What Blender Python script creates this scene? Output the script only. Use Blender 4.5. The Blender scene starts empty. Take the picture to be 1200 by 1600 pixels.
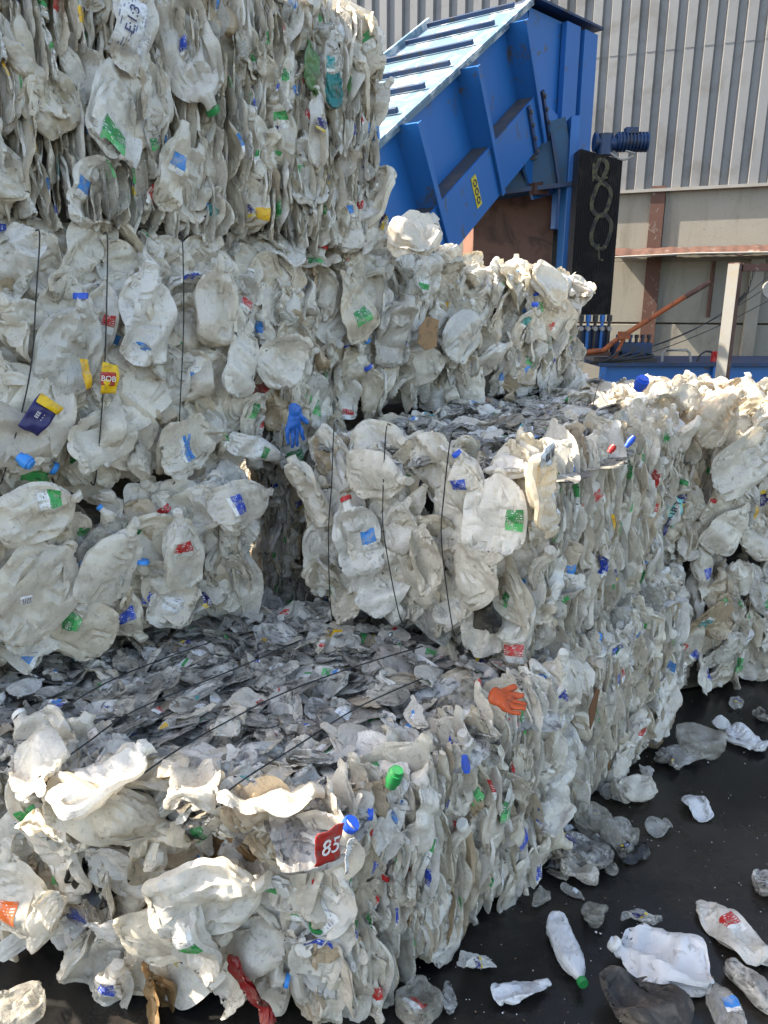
import bpy, bmesh, math, random
import numpy as np
from mathutils import Vector, Matrix, noise as mnoise
R = math.radians
SC = bpy.context.scene
COL = SC.collection
rnd = random.Random(11)
# ------------------------------------------------------------------ camera, world, sun, exposure
TILT = R(15.6); FPX = 1150.0; CZ = 1.98
cam = bpy.data.cameras.new('camera'); co = bpy.data.objects.new('camera', cam); COL.objects.link(co); SC.camera = co
co.location = (0, 0, CZ); co.rotation_euler = (math.pi/2 - TILT, 0, 0)
cam.sensor_fit = 'VERTICAL'; cam.sensor_height = 24; cam.lens = 24*FPX/1600; cam.clip_start = .05; cam.clip_end = 500
SUN = Vector((-.985, .14, 0)).normalized()*math.cos(R(46)) + Vector((0, 0, math.sin(R(46))))
w = bpy.data.worlds.new('World'); SC.world = w; w.use_nodes = True
nt = w.node_tree; sk = nt.nodes.new('ShaderNodeTexSky'); sk.sky_type = 'NISHITA'; sk.sun_disc = False
sk.sun_elevation = R(46); sk.sun_rotation = math.atan2(SUN.x, SUN.y); sk.air_density = 1.0; sk.dust_density = 1.5
bg = nt.nodes['Background']; nt.links.new(sk.outputs[0], bg.inputs[0]); bg.inputs[1].default_value = .15
sl = bpy.data.lights.new('sun', 'SUN'); sl.energy = 4.2; sl.angle = R(.5); sl.color = (1, .97, .91)
so = bpy.data.objects.new('sun', sl); COL.objects.link(so); so.rotation_euler = SUN.to_track_quat('Z', 'Y').to_euler()
vs = SC.view_settings; vs.view_transform = 'Standard'; vs.look = 'None'; vs.gamma = 1; vs.exposure = 1.72; vs.use_white_balance = True; vs.white_balance_temperature = 7650
SC.cycles.max_bounces = 8

def ray(px, py):
    u = (px-600)/FPX; v = -(py-800)/FPX
    return Vector((u, math.cos(TILT)+v*math.sin(TILT), -math.sin(TILT)+v*math.cos(TILT)))
CAM = Vector((0, 0, CZ))
def atZ(px, py, z): d = ray(px, py); return CAM + d*((z-CZ)/d.z)
def atY(px, py, Y): d = ray(px, py); return CAM + d*(Y/d.y)
def atP(px, py, p, n):
    d = ray(px, py); return CAM + d*((p-CAM).dot(n)/d.dot(n))
def project(p):
    q = p-CAM; c, s = math.cos(TILT), math.sin(TILT)
    dep = q.y*c - q.z*s
    if dep < .1: return None
    return 600+FPX*q.x/dep, 800-FPX*(q.y*s+q.z*c)/dep, dep

# ------------------------------------------------------------------ materials
MATS = {}
def newmat(name):
    m = bpy.data.materials.new(name); m.use_nodes = True; MATS[name] = m
    return m, m.node_tree, m.node_tree.nodes['Principled BSDF']
def N(nt, typ, **kw):
    n = nt.nodes.new(typ)
    for k, v in kw.items():
        if k in n.inputs.keys(): n.inputs[k].default_value = v
        else: setattr(n, k, v)
    return n
def ramp(nt, src, stops):
    r = nt.nodes.new('ShaderNodeValToRGB'); e = r.color_ramp.elements
    while len(e) < len(stops): e.new(.5)
    for i, (p, c) in enumerate(stops):
        e[i].position = p; e[i].color = (c, c, c, 1) if not hasattr(c, '__len__') else (*c, 1)
    nt.links.new(src, r.inputs[0]); return r.outputs[0]
def mixc(nt, f, a, b, mode='MIX'):
    m = nt.nodes.new('ShaderNodeMix'); m.data_type = 'RGBA'; m.blend_type = mode
    for s, v in ((0, f), (6, a), (7, b)):
        if hasattr(v, 'is_linked') or isinstance(v, bpy.types.NodeSocket): nt.links.new(v, m.inputs[s])
        else: m.inputs[s].default_value = v if s == 0 else (*v, 1)
    return m.outputs[2]
def noise_(nt, co, scale, detail=5, rough=.55, dist=0.):
    n = N(nt, 'ShaderNodeTexNoise', Scale=scale, Detail=detail, Roughness=rough, Distortion=dist); nt.links.new(co, n.inputs['Vector']); return n.outputs['Fac']
def bump_(nt, b, h, strength, dist=.01):
    n = N(nt, 'ShaderNodeBump', Strength=strength, Distance=dist); nt.links.new(h, n.inputs['Height']); nt.links.new(n.outputs[0], b.inputs['Normal']); return n.outputs[0]

def plastic(name, stuff, grime=.0, clear=False):
    """thin milky HDPE shell: cream to cold white, smudged, a little light passes through it"""
    m, nt, b = newmat(name)
    tc = nt.nodes.new('ShaderNodeTexCoord').outputs['Object']
    if stuff:
        a = nt.nodes.new('ShaderNodeAttribute'); a.attribute_name = 'tint'; rv = a.outputs['Fac']
    else: rv = nt.nodes.new('ShaderNodeObjectInfo').outputs['Random']
    base = ramp(nt, rv, [(0, (.90, .85, .75)), (.2, (.78, .72, .61)), (.35, (.90, .88, .83)), (.5, (.86, .80, .68)), (.62, (.74, .66, .52)), (.7, (.90, .88, .84)), (.82, (.86, .81, .71)), (.9, (.68, .67, .63)), (.965, (.66, .51, .33)), (1, (.88, .84, .75))])
    n4 = nt.nodes.new('ShaderNodeVectorMath'); n4.operation = 'ADD'; nt.links.new(tc, n4.inputs[0])
    cx = nt.nodes.new('ShaderNodeCombineXYZ'); mm = N(nt, 'ShaderNodeMath', operation='MULTIPLY'); nt.links.new(rv, mm.inputs[0]); mm.inputs[1].default_value = 37
    nt.links.new(mm.outputs[0], cx.inputs[0]); nt.links.new(mm.outputs[0], cx.inputs[1]); nt.links.new(cx.outputs[0], n4.inputs[1])
    v = n4.outputs[0]
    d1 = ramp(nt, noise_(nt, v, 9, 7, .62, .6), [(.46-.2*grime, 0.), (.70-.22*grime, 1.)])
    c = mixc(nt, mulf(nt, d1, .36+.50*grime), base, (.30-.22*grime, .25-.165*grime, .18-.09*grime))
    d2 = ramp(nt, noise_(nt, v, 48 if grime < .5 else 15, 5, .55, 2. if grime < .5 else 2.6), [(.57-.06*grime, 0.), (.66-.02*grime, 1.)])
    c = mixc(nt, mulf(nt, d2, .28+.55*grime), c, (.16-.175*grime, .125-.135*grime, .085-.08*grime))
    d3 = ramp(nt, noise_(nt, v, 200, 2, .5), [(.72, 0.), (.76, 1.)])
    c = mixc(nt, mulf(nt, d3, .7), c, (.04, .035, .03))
    nt.links.new(c, b.inputs['Base Color'])
    b.inputs['Specular IOR Level'].default_value = .8
    rr = ramp(nt, noise_(nt, v, 20, 3), [(.3, .12), (.75, .38)]); nt.links.new(rr, b.inputs['Roughness'])
    wv = nt.nodes.new('ShaderNodeTexVoronoi'); wv.feature = 'DISTANCE_TO_EDGE'; wv.inputs['Scale'].default_value = 13
    dn = nt.nodes.new('ShaderNodeTexNoise'); dn.inputs['Scale'].default_value = 14; nt.links.new(v, dn.inputs['Vector'])
    ad = N(nt, 'ShaderNodeVectorMath', operation='MULTIPLY_ADD'); nt.links.new(dn.outputs['Color'], ad.inputs[0]); ad.inputs[1].default_value = (.12, .12, .12); nt.links.new(v, ad.inputs[2]); nt.links.new(ad.outputs[0], wv.inputs['Vector'])
    wr = ramp(nt, wv.outputs['Distance'], [(0, 0.), (.5, 1.)])
    hh = N(nt, 'ShaderNodeMath', operation='MULTIPLY_ADD'); nt.links.new(wr, hh.inputs[0]); hh.inputs[1].default_value = .5; nt.links.new(noise_(nt, v, 26, 2, .5, 1.), hh.inputs[2])
    nb = bump_(nt, b, hh.outputs[0], .10 if clear else .36, .008)
    out = nt.nodes['Material Output']
    mx = nt.nodes.new('ShaderNodeMixShader')
    if clear:
        tr = nt.nodes.new('ShaderNodeBsdfTransparent'); tr.inputs[0].default_value = (.90, .91, .91, 1); mx.inputs[0].default_value = .70; b.inputs['Roughness'].default_value = .12; nt.links.new(tr.outputs[0], mx.inputs[2])
    else:
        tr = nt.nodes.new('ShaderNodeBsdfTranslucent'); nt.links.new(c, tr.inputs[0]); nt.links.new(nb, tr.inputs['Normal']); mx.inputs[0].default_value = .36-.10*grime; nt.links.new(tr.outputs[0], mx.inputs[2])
    nt.links.new(b.outputs[0], mx.inputs[1]); nt.links.new(mx.outputs[0], out.inputs[0])
    return m
def mulf(nt, s, f):
    m = N(nt, 'ShaderNodeMath', operation='MULTIPLY'); nt.links.new(s, m.inputs[0]); m.inputs[1].default_value = f; return m.outputs[0]
for st in (0, 1):
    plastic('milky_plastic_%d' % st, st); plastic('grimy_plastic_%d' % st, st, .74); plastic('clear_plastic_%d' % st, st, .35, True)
def simple(name, col, rough=.5, metal=0., dirt=None, dscale=8, dlo=.5, dhi=.65, bump=0., spec=.5, bscale=60):
    m, nt, b = newmat(name)
    tc = nt.nodes.new('ShaderNodeTexCoord').outputs['Object']
    v = noise_(nt, tc, dscale*.37, 4)
    c = mixc(nt, v, tuple(x*.84 for x in col), tuple(min(1, x*1.16) for x in col))
    if dirt:
        f = ramp(nt, noise_(nt, tc, dscale, 8, .65, .8), [(dlo, 0.), (dhi, 1.)]); c = mixc(nt, f, c, dirt)
    nt.links.new(c, b.inputs['Base Color']); b.inputs['Roughness'].default_value = rough; b.inputs['Metallic'].default_value = metal; b.inputs['Specular IOR Level'].default_value = spec
    if bump: bump_(nt, b, noise_(nt, tc, bscale, 5), bump, .004)
    return m
def label_mat(name, col, second=(.75, .75, .72), ink=None, stripe=.35):
    """printed label: two flat inks and rows of small print, laid out in the label's own UVs"""
    m, nt, b = newmat(name)
    uv = nt.nodes.new('ShaderNodeTexCoord').outputs['UV']
    sp = nt.nodes.new('ShaderNodeSeparateXYZ'); nt.links.new(uv, sp.inputs[0])
    f = ramp(nt, sp.outputs[1], [(stripe, 0.), (stripe+.02, 1.)])
    c = mixc(nt, f, second, col)
    mp = nt.nodes.new('ShaderNodeVectorMath'); mp.operation = 'MULTIPLY'; nt.links.new(uv, mp.inputs[0]); mp.inputs[1].default_value = (22, 9, 1)
    fl = nt.nodes.new('ShaderNodeVectorMath'); fl.operation = 'FLOOR'; nt.links.new(mp.outputs[0], fl.inputs[0])
    wn = nt.nodes.new('ShaderNodeTexWhiteNoise'); nt.links.new(fl.outputs[0], wn.inputs['Vector'])
    fr_ = nt.nodes.new('ShaderNodeVectorMath'); fr_.operation = 'FRACTION'; nt.links.new(mp.outputs[0], fr_.inputs[0]); s2 = nt.nodes.new('ShaderNodeSeparateXYZ'); nt.links.new(fr_.outputs[0], s2.inputs[0])
    row = ramp(nt, s2.outputs[1], [(.0, 0.), (.28, 0.), (.32, 1.), (.72, 1.), (.76, 0.)])
    cell = ramp(nt, wn.outputs['Value'], [(.38, 0.), (.42, 1.)])
    g2 = ramp(nt, noise_(nt, uv, 2.6, 1), [(.50, 0.), (.53, .8)])
    gm0 = N(nt, 'ShaderNodeMath', operation='MULTIPLY'); nt.links.new(row, gm0.inputs[0]); nt.links.new(cell, gm0.inputs[1])
    gm = N(nt, 'ShaderNodeMath', operation='MULTIPLY'); nt.links.new(gm0.outputs[0], gm.inputs[0]); nt.links.new(g2, gm.inputs[1])
    ik = ink or (.75, .75, .72)
    c = mixc(nt, gm.outputs[0], c, ik)
    tc = nt.nodes.new('ShaderNodeTexCoord').outputs['Object']
    dd = ramp(nt, noise_(nt, tc, 45, 7, .75), [(.50, 0.), (.58, 1.)])
    c = mixc(nt, mulf(nt, dd, .6), c, (.35, .32, .26))
    nt.links.new(c, b.inputs['Base Color']); b.inputs['Roughness'].default_value = .42
    return m
GREEN, BLUE, LBLUE, RED, YEL, NAVY, TEAL, WHITE = (.01, .22, .055), (.012, .06, .42), (.03, .24, .62), (.5, .02, .018), (.72, .42, .01), (.02, .02, .13), (.0, .25, .26), (.75, .75, .72)
label_mat('green_print', GREEN, (.06, .42, .12)); label_mat('green_white_print', (.03, .34, .09), WHITE, (.02, .03, .03), .5)
label_mat('blue_print', BLUE, WHITE, None, .2); label_mat('light_blue_print', LBLUE, WHITE, (.01, .05, .3), .3)
label_mat('red_print', RED, WHITE, None, .4); label_mat('yellow_print', YEL, YEL, (.4, .02, .02), .3)
label_mat('navy_print', NAVY, (.7, .5, .03), None, .25); label_mat('teal_print', TEAL, WHITE, None, .2)
label_mat('white_print', (.7, .7, .69), (.66, .68, .7), (.03, .06, .2), .3); label_mat('orange_print', (.75, .13, .01), (.75, .13, .01), WHITE, .1)
simple('clean_plastic_0', (.60, .60, .60), .3, dirt=(.30, .28, .25), dscale=34, dlo=.56, dhi=.70, spec=.6)
LABELS = ['green_print']*8 + ['green_white_print']*6 + ['blue_print']*4 + ['light_blue_print']*4 + ['red_print']*5 + ['yellow_print']*1 + ['navy_print']*2 + ['teal_print']*2 + ['white_print']*5
for nme, c in (('green_plastic', (.01, .23, .06)), ('blue_plastic', (.01, .09, .55)), ('light_blue_plastic', (.02, .26, .72)), ('red_plastic', (.5, .02, .02)), ('white_plastic', (.72, .71, .66)), ('pink_plastic', (.7, .02, .25)), ('teal_plastic', (0, .25, .25))):
    simple(nme, c, .35, dirt=tuple(x*.5+.05 for x in c), dscale=30)
simple('gap_shade_core', (.075, .066, .052), .8, dirt=(.16, .14, .11), dscale=14, bump=.6)  # filler inside the bales, shade of the gaps put into its colour
simple('black_wire', (.012, .012, .014), .45)
simple('blue_paint', (.008, .13, .40), .42, dirt=(.075, .09, .12), dscale=3.2, dlo=.585, dhi=.64, bump=.05)
simple('light_deck_paint', (.115, .20, .275), .5, dirt=(.5, .55, .58), dscale=4, dlo=.5, dhi=.62)
simple('dark_blue_paint', (.006, .035, .11), .45, dirt=(.03, .03, .035), dscale=7)
simple('teal_paint', (.006, .075, .17), .5, dirt=(.02, .06, .09), dscale=5)
simple('grey_steel', (.09, .09, .095), .55, .3, dirt=(.16, .12, .09), dscale=5)
simple('brown_paint', (.20, .095, .065), .6, dirt=(.09, .045, .03), dscale=3)
simple('rust', (.10, .046, .034), .75, dirt=(.20, .17, .15), dscale=9, dlo=.58, dhi=.66, bump=.2)
simple('orange_paint', (.36, .085, .02), .55, dirt=(.12, .04, .02), dscale=9)
simple('black_steel', (.024, .024, .025), .5, dirt=(.05, .045, .04), dscale=6)
simple('white_paint', (.30, .29, .27), .5, dirt=(.3, .26, .2), dscale=9)
simple('yellow_spray', (.10, .095, .045), .85, dirt=(.024, .024, .024), dscale=13, dlo=.40, dhi=.56)
simple('sign_yellow', (.62, .5, .04), .5, dirt=(.3, .25, .06), dscale=30)
simple('orange_rubber', (.45, .07, .012), .55, dirt=(.25, .05, .02), dscale=35, bump=.3)
simple('blue_rubber', (.01, .13, .48), .45, dirt=(.01, .08, .3), dscale=35, bump=.2)
simple('cardboard', (.30, .18, .09), .85, dirt=(.15, .1, .06), dscale=20)
simple('wood', (.16, .07, .03), .8)
simple('dark_rag', (.05, .045, .04), .9, dirt=(.13, .11, .09), dscale=14, bump=.8)
simple('zinc', (.215, .217, .222), .5, .15, dirt=(.17, .165, .16), dscale=1.6, bump=.05)
simple('ink_white', (.75, .73, .7), .5); simple('ink_dark', (.03, .03, .05), .5)
def concrete():
    m, nt, b = newmat('concrete'); tc = nt.nodes.new('ShaderNodeTexCoord').outputs['Object']
    mp = nt.nodes.new('ShaderNodeMapping'); mp.inputs['Scale'].default_value = (1.2, 1.2, .25); nt.links.new(tc, mp.inputs[0])
    c = mixc(nt, noise_(nt, tc, .9, 6, .65), (.22, .205, .172), (.33, .31, .265))
    f = ramp(nt, noise_(nt, mp.outputs[0], 3.2, 8, .7, .5), [(.5, 0.), (.68, 1.)]); c = mixc(nt, mulf(nt, f, .6), c, (.16, .14, .11))
    f = ramp(nt, noise_(nt, tc, 22, 6, .7), [(.58, 0.), (.68, 1.)]); c = mixc(nt, mulf(nt, f, .4), c, (.14, .12, .1))
    nt.links.new(c, b.inputs['Base Color']); b.inputs['Roughness'].default_value = .85; bump_(nt, b, noise_(nt, tc, 30, 6), .25, .01)
def asphalt():
    m, nt, b = newmat('asphalt'); tc = nt.nodes.new('ShaderNodeTexCoord').outputs['Object']
    c = mixc(nt, noise_(nt, tc, 3.0, 7, .65), (.006, .006, .007), (.022, .020, .018))
    f = ramp(nt, noise_(nt, tc, 1.3, 8, .7, .8), [(.48, 0.), (.62, 1.)]); c = mixc(nt, mulf(nt, f, .7), c, (.040, .032, .023))
    f2 = ramp(nt, noise_(nt, tc, 150, 3, .6), [(.69, 0.), (.73, 1.)]); c = mixc(nt, mulf(nt, f2, .6), c, (.13, .125, .115))
    nt.links.new(c, b.inputs['Base Color'])
    r = ramp(nt, noise_(nt, tc, 2.0, 6, .6), [(.40, .04), (.60, .38)]); nt.links.new(r, b.inputs['Roughness']); b.inputs['Specular IOR Level'].default_value = .45
    bump_(nt, b, noise_(nt, tc, 90, 8, .7), .3, .003)
concrete(); asphalt()

# ------------------------------------------------------------------ object helpers
class MB:
    def __init__(s): s.v = []; s.f = []; s.m = []
    def add(s, vs, fs, m=0):
        o = len(s.v); s.v += [tuple(v) for v in vs]; s.f += [tuple(i+o for i in f) for f in fs]; s.m += [m]*len(fs)
    def box(s, c, ax, m=0):
        """c centre, ax three half-vectors"""
        c = Vector(c); a, b, d = map(Vector, ax)
        P = [c+i*a+j*b+k*d for k in (-1, 1) for j in (-1, 1) for i in (-1, 1)]
        F = [(0, 2, 3, 1), (4, 5, 7, 6), (0, 1, 5, 4), (2, 6, 7, 3), (0, 4, 6, 2), (1, 3, 7, 5)]
        s.add(P, F, m)
    def prism(s, pts, d, m=0):
        pts = [Vector(p) for p in pts]; d = Vector(d); n = len(pts)
        s.add(pts+[p+d for p in pts], [tuple(range(n)), tuple(range(2*n-1, n-1, -1))]+[(i, i+n, (i+1) % n+n, (i+1) % n) for i in range(n)], m)
    def tube(s, pts, r, seg=8, m=0, caps=True):
        pts = [Vector(p) for p in pts]; n = len(pts); rs = r if hasattr(r, '__len__') else [r]*n
        V = []; up = Vector((.13, .2, 1)).normalized()
        for i, p in enumerate(pts):
            t = (pts[min(i+1, n-1)]-pts[max(i-1, 0)]).normalized()
            if abs(t.dot(up)) > .95: up = Vector((1, .1, 0)).normalized()
            a = t.cross(up).normalized(); b = t.cross(a)
            V += [p+(a*math.cos(k*2*math.pi/seg)+b*math.sin(k*2*math.pi/seg))*rs[i] for k in range(seg)]
        F = [(i*seg+k, i*seg+(k+1) % seg, (i+1)*seg+(k+1) % seg, (i+1)*seg+k) for i in range(n-1) for k in range(seg)]
        if caps: F += [tuple(range(seg-1, -1, -1)), tuple((n-1)*seg+k for k in range(seg))]
        s.add(V, F, m)
    def build(s, name, mats, parent=None, smooth=False, bevel=0., recalc=True):
        me = bpy.data.meshes.new(name); me.from_pydata(s.v, [], s.f)
        for m in (mats if isinstance(mats, (list, tuple)) else [mats]): me.materials.append(MATS[m])
        me.polygons.foreach_set('material_index', s.m)
        if recalc:
            bm = bmesh.new(); bm.from_mesh(me); bmesh.ops.recalc_face_normals(bm, faces=bm.faces); bm.to_mesh(me); bm.free()
        if smooth:
            me.polygons.foreach_set('use_smooth', [True]*len(me.polygons)); me.set_sharp_from_angle(angle=R(40))
        o = bpy.data.objects.new(name, me); COL.objects.link(o)
        if bevel:
            b = o.modifiers.new('bevel', 'BEVEL'); b.width = bevel; b.segments = 2; b.limit_method = 'ANGLE'
        if parent: o.parent = parent; o.matrix_parent_inverse = Matrix.Translation(-rootloc(parent)) if parent.type == 'EMPTY' else Matrix()
        return o
def rootloc(o):
    v = Vector((0, 0, 0))
    while o: v = v+o.location if o.type == 'EMPTY' else v; o = o.parent
    return v
def tag(o, label=None, cat=None, group=None, kind=None):
    if label: o['label'] = label
    if cat: o['category'] = cat
    if group: o['group'] = group
    if kind: o['kind'] = kind
    return o
def thing(name, loc, label, cat, group=None):
    o = bpy.data.objects.new(name, None); COL.objects.link(o); o.location = loc; o.empty_display_size = .1
    return tag(o, label, cat, group)
def text_on(body, parent, name, mat, p, right, up, size, label=None, off=.002):
    """real lettering laid on a printed label or sign"""
    cu = bpy.data.curves.new(name, 'FONT'); cu.body = body; cu.size = size; cu.align_x = 'CENTER'; cu.align_y = 'CENTER'; cu.extrude = .0008
    tmp = bpy.data.objects.new(name, cu); COL.objects.link(tmp)
    dg = bpy.context.evaluated_depsgraph_get(); me = bpy.data.meshes.new_from_object(tmp.evaluated_get(dg))
    bpy.data.objects.remove(tmp); o = bpy.data.objects.new(name, me); COL.objects.link(o)
    me.materials.clear(); me.materials.append(MATS[mat])
    r = Vector(right).normalized(); u = (Vector(up)-r*Vector(up).dot(r)).normalized(); n = r.cross(u)
    M = Matrix((r, u, n)).transposed().to_4x4(); M.translation = Vector(p)+n*off
    o.parent = parent
    base = Matrix.Translation(rootloc(parent)); o.matrix_parent_inverse = Matrix(); o.matrix_basis = base.inverted() @ M
    return o

# ------------------------------------------------------------------ crushed bottle library (thin shells pressed by a small cloth solver)
PROF = {
 'jug': [(0, 0, 0, 0), (0, .045, .045, .6), (.004, .066, .066, .7), (.02, .072, .072, .7), (.15, .072, .072, .7), (.175, .068, .068, .6), (.205, .05, .05, .4), (.225, .03, .03, 0), (.232, .018, .018, 0), (.240, .021, .021, 0), (.248, .018, .018, 0), (.262, .018, .018, 0)],
 'bottle': [(0, 0, 0, 0), (0, .025, .025, 0), (.004, .036, .036, 0), (.02, .04, .04, 0), (.05, .036, .036, 0), (.06, .041, .041, 0), (.07, .036, .036, 0), (.08, .041, .041, 0), (.09, .036, .036, 0), (.105, .041, .041, 0), (.14, .04, .04, 0), (.17, .036, .036, 0), (.20, .022, .022, 0), (.215, .014, .014, 0), (.23, .014, .014, 0)],
 'can': [(0, 0, 0, 0), (0, .05, .03, .5), (.004, .085, .05, .7), (.02, .09, .055, .7), (.19, .09, .055, .7), (.22, .082, .05, .6), (.245, .04, .035, .2), (.252, .020, .020, 0), (.260, .023, .023, 0), (.268, .020, .020, 0), (.28, .020, .020, 0)],
 'cup': [(0, 0, 0, 0), (0, .02, .02, 0), (.002, .03, .03, 0), (.05, .036, .036, 0), (.1, .043, .043, 0), (.102, .045, .045, 0), (.108, .045, .045, 0)]}
NA, NL = 36, 34
def loft(kind, na=NA, nl=NL):
    P = np.array(PROF[kind], float); d = np.r_[0, np.cumsum(np.hypot(np.diff(P[:, 0]), np.diff(P[:, 1])))]
    t = np.linspace(0, d[-1], nl); t[0] = d[1]*.25
    Q = np.stack([np.interp(t, d, P[:, k]) for k in range(4)], 1); a = np.arange(na)/na*2*math.pi; V = np.zeros((nl, na, 3))
    for i, (z, rx, ry, sq) in enumerate(Q):
        n = 2+sq*4; c, s = np.cos(a), np.sin(a); r = 1/(np.abs(c)**n+np.abs(s)**n)**(1/n)
        V[i, :, 0] = rx*r*c; V[i, :, 1] = ry*r*s; V[i, :, 2] = z
    V[:, :, 2] -= Q[-1, 0]/2
    return V
def rotm(rng, amt):
    ax = rng.normal(size=3); ax /= np.linalg.norm(ax); th = rng.uniform(-amt, amt)
    K = np.array([[0, -ax[2], ax[1]], [ax[2], 0, -ax[0]], [-ax[1], ax[0], 0]])
    return np.eye(3)+math.sin(th)*K+(1-math.cos(th))*K@K
def crush(V, half, rng, iters=130, bend=.14, noise=.010, tumble=.5, bump=.01, freqs=(12, 24, 38), spin=None):
    nl, na, _ = V.shape; idx = np.arange(nl*na).reshape(nl, na); E = []
    def add(a, b, k): E.append(np.stack([a.ravel(), b.ravel(), np.full(a.size, k)], 1))
    add(idx, np.roll(idx, -1, 1), 1.); add(idx[:-1], idx[1:], 1.)
    add(idx[:-1], np.roll(idx, -1, 1)[1:], .8); add(np.roll(idx, -1, 1)[:-1], idx[1:], .8)
    add(idx, np.roll(idx, -2, 1), bend); add(idx[:-2], idx[2:], bend)
    for r in range(nl-4, nl): add(idx[r], np.roll(idx, -na//2, 1)[r], 1.); add(idx[r], np.roll(idx, -na//3, 1)[r], 1.)
    E = np.concatenate(E); I = E[:, 0].astype(int); J = E[:, 1].astype(int); K = E[:, 2]
    X = V.reshape(-1, 3).copy(); R0 = np.maximum(np.linalg.norm(X[I]-X[J], axis=1), 1e-4)
    for k in range(8):
        fr = rng.normal(size=3)*rng.choice([18, 35, 70]); X = X+noise*.3*np.sin((X@fr)[:, None]+rng.uniform(0, 6.28, 3))
    th = rng.uniform(0, 3.14) if spin is None else spin; c, s = math.cos(th), math.sin(th)
    X = X@np.array([[c, -s, 0], [s, c, 0], [0, 0, 1]]).T@rotm(rng, tumble).T
    n = len(X); cnt = np.bincount(I, minlength=n)+np.bincount(J, minlength=n)
    h0 = np.abs(X).max(0)*1.02; h1 = np.array(half)
    wv = [[(rng.normal(size=2)*rng.choice(freqs), rng.uniform(0, 6.28), rng.uniform(.3, 1)) for _ in range(4)] for _ in range(2)]
    tilt = rng.uniform(-.35, .35, (2, 2))
    pk = [(rng.uniform(-.8, .8, 2)*h1[[0, 2]], rng.uniform(.012, .035), rng.choice([-1, 1])) for _ in range(rng.integers(2, 5))]
    prev = X.copy()
    for it in range(iters):
        f = min(1, it/(iters*.75)); h = h0+(h1-h0)*f
        vel = (X-prev)*.55; prev = X.copy(); X = X+vel+rng.normal(0, .0003, X.shape); W = []
        for q in range(2):
            v = np.zeros(n)
            for fr, ph, am in wv[q]: v += am*fold_wave(X[:, 0]*fr[0]+X[:, 2]*fr[1]+ph)
            for cc, r, sg in pk:
                if sg == (1, -1)[q]: v -= 2.4*np.exp(-((X[:, 0]-cc[0])**2+(X[:, 2]-cc[1])**2)/r**2)
            W.append(v*bump*f)
        for sub in range(4):
            D = X[J]-X[I]; L = np.linalg.norm(D, axis=1)+1e-9; C = ((L-R0)/L*K*.5)[:, None]*D
            dx = np.stack([np.bincount(I, C[:, q], n)-np.bincount(J, C[:, q], n) for q in range(3)], 1)
            X = X+dx/cnt[:, None]*2.4
            up = h[1]+W[0]+h1[1]*f*(tilt[0, 0]*X[:, 0]/h1[0]+tilt[0, 1]*X[:, 2]/h1[2])
            lo = -h[1]-W[1]+h1[1]*f*(tilt[1, 0]*X[:, 0]/h1[0]+tilt[1, 1]*X[:, 2]/h1[2])
            mid = (up+lo)/2; up = np.maximum(up, mid+.0015); lo = np.minimum(lo, mid-.0015); X[:, 1] = np.clip(X[:, 1], lo, up)
            rr = (np.abs(X[:, 0]/h[0])**3+np.abs(X[:, 2]/h[2])**3)**(1/3); k = np.where(rr > 1, 1/np.maximum(rr, 1e-6), 1)
            X[:, 0] *= k; X[:, 2] *= k
    return (X-X.mean(0)).reshape(nl, na, 3)
def fold_wave(x):
    y = (x/6.2832) % 1.; t = np.abs(y-.5)*4-1
    return t*(1.25-.25*t*t)
def shape_film(X, rng, wave=.010, fold=0., rad=.012):
    """bow the flattened shell in long waves and, where asked, double it over like a folded sheet"""
    sh = X.shape; X = X.reshape(-1, 3).copy()
    for k in range(5):
        th = rng.uniform(0, 6.28); wl = rng.uniform(.09, .28) if k < 3 else rng.uniform(.035, .07); q = X[:, 0]*math.cos(th)+X[:, 2]*math.sin(th)
        am = wave*rng.uniform(.45, 1.1) if k < 3 else wave*.19
        g = 1. if k < 3 else np.clip(.5+.9*np.sin((X[:, 0]*math.sin(th*3)+X[:, 2]*math.cos(th*3))*22+k), 0, 1)
        X[:, 1] += am*g*fold_wave(q*6.28/wl+rng.uniform(0, 6.28))
    if fold:
        th = rng.normal(0, .35); c, s_ = math.cos(th), math.sin(th); u = X[:, 0]*c+X[:, 2]*s_; v = -X[:, 0]*s_+X[:, 2]*c
        u = u-rng.uniform(-.03, .03); y = X[:, 1]; A = fold; t = np.clip(u/rad, 0, A); over = np.maximum(u-A*rad, 0)
        # arc of radius rad, then straight on
        un = np.where(u > 0, rad*np.sin(t)+over*np.cos(t), u)-y*np.sin(t)*(u > 0); yn = np.where(u > 0, rad*(1-np.cos(t))+over*np.sin(t), 0)+y*np.where(u > 0, np.cos(t), 1)
        X[:, 0] = un*c-v*s_; X[:, 2] = un*s_+v*c; X[:, 1] = yn
    X -= (X.max(0)+X.min(0))/2
    return X.reshape(sh)
def grid_faces(nl, na):
    idx = np.arange(nl*na).reshape(nl, na); a = idx[:-1]; b = np.roll(idx, -1, 1)[:-1]; c = np.roll(idx, -1, 1)[1:]; d = idx[1:]
    return np.stack([a, b, c, d], -1).reshape(-1, 4)
GF = grid_faces(NL, NA)
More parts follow.
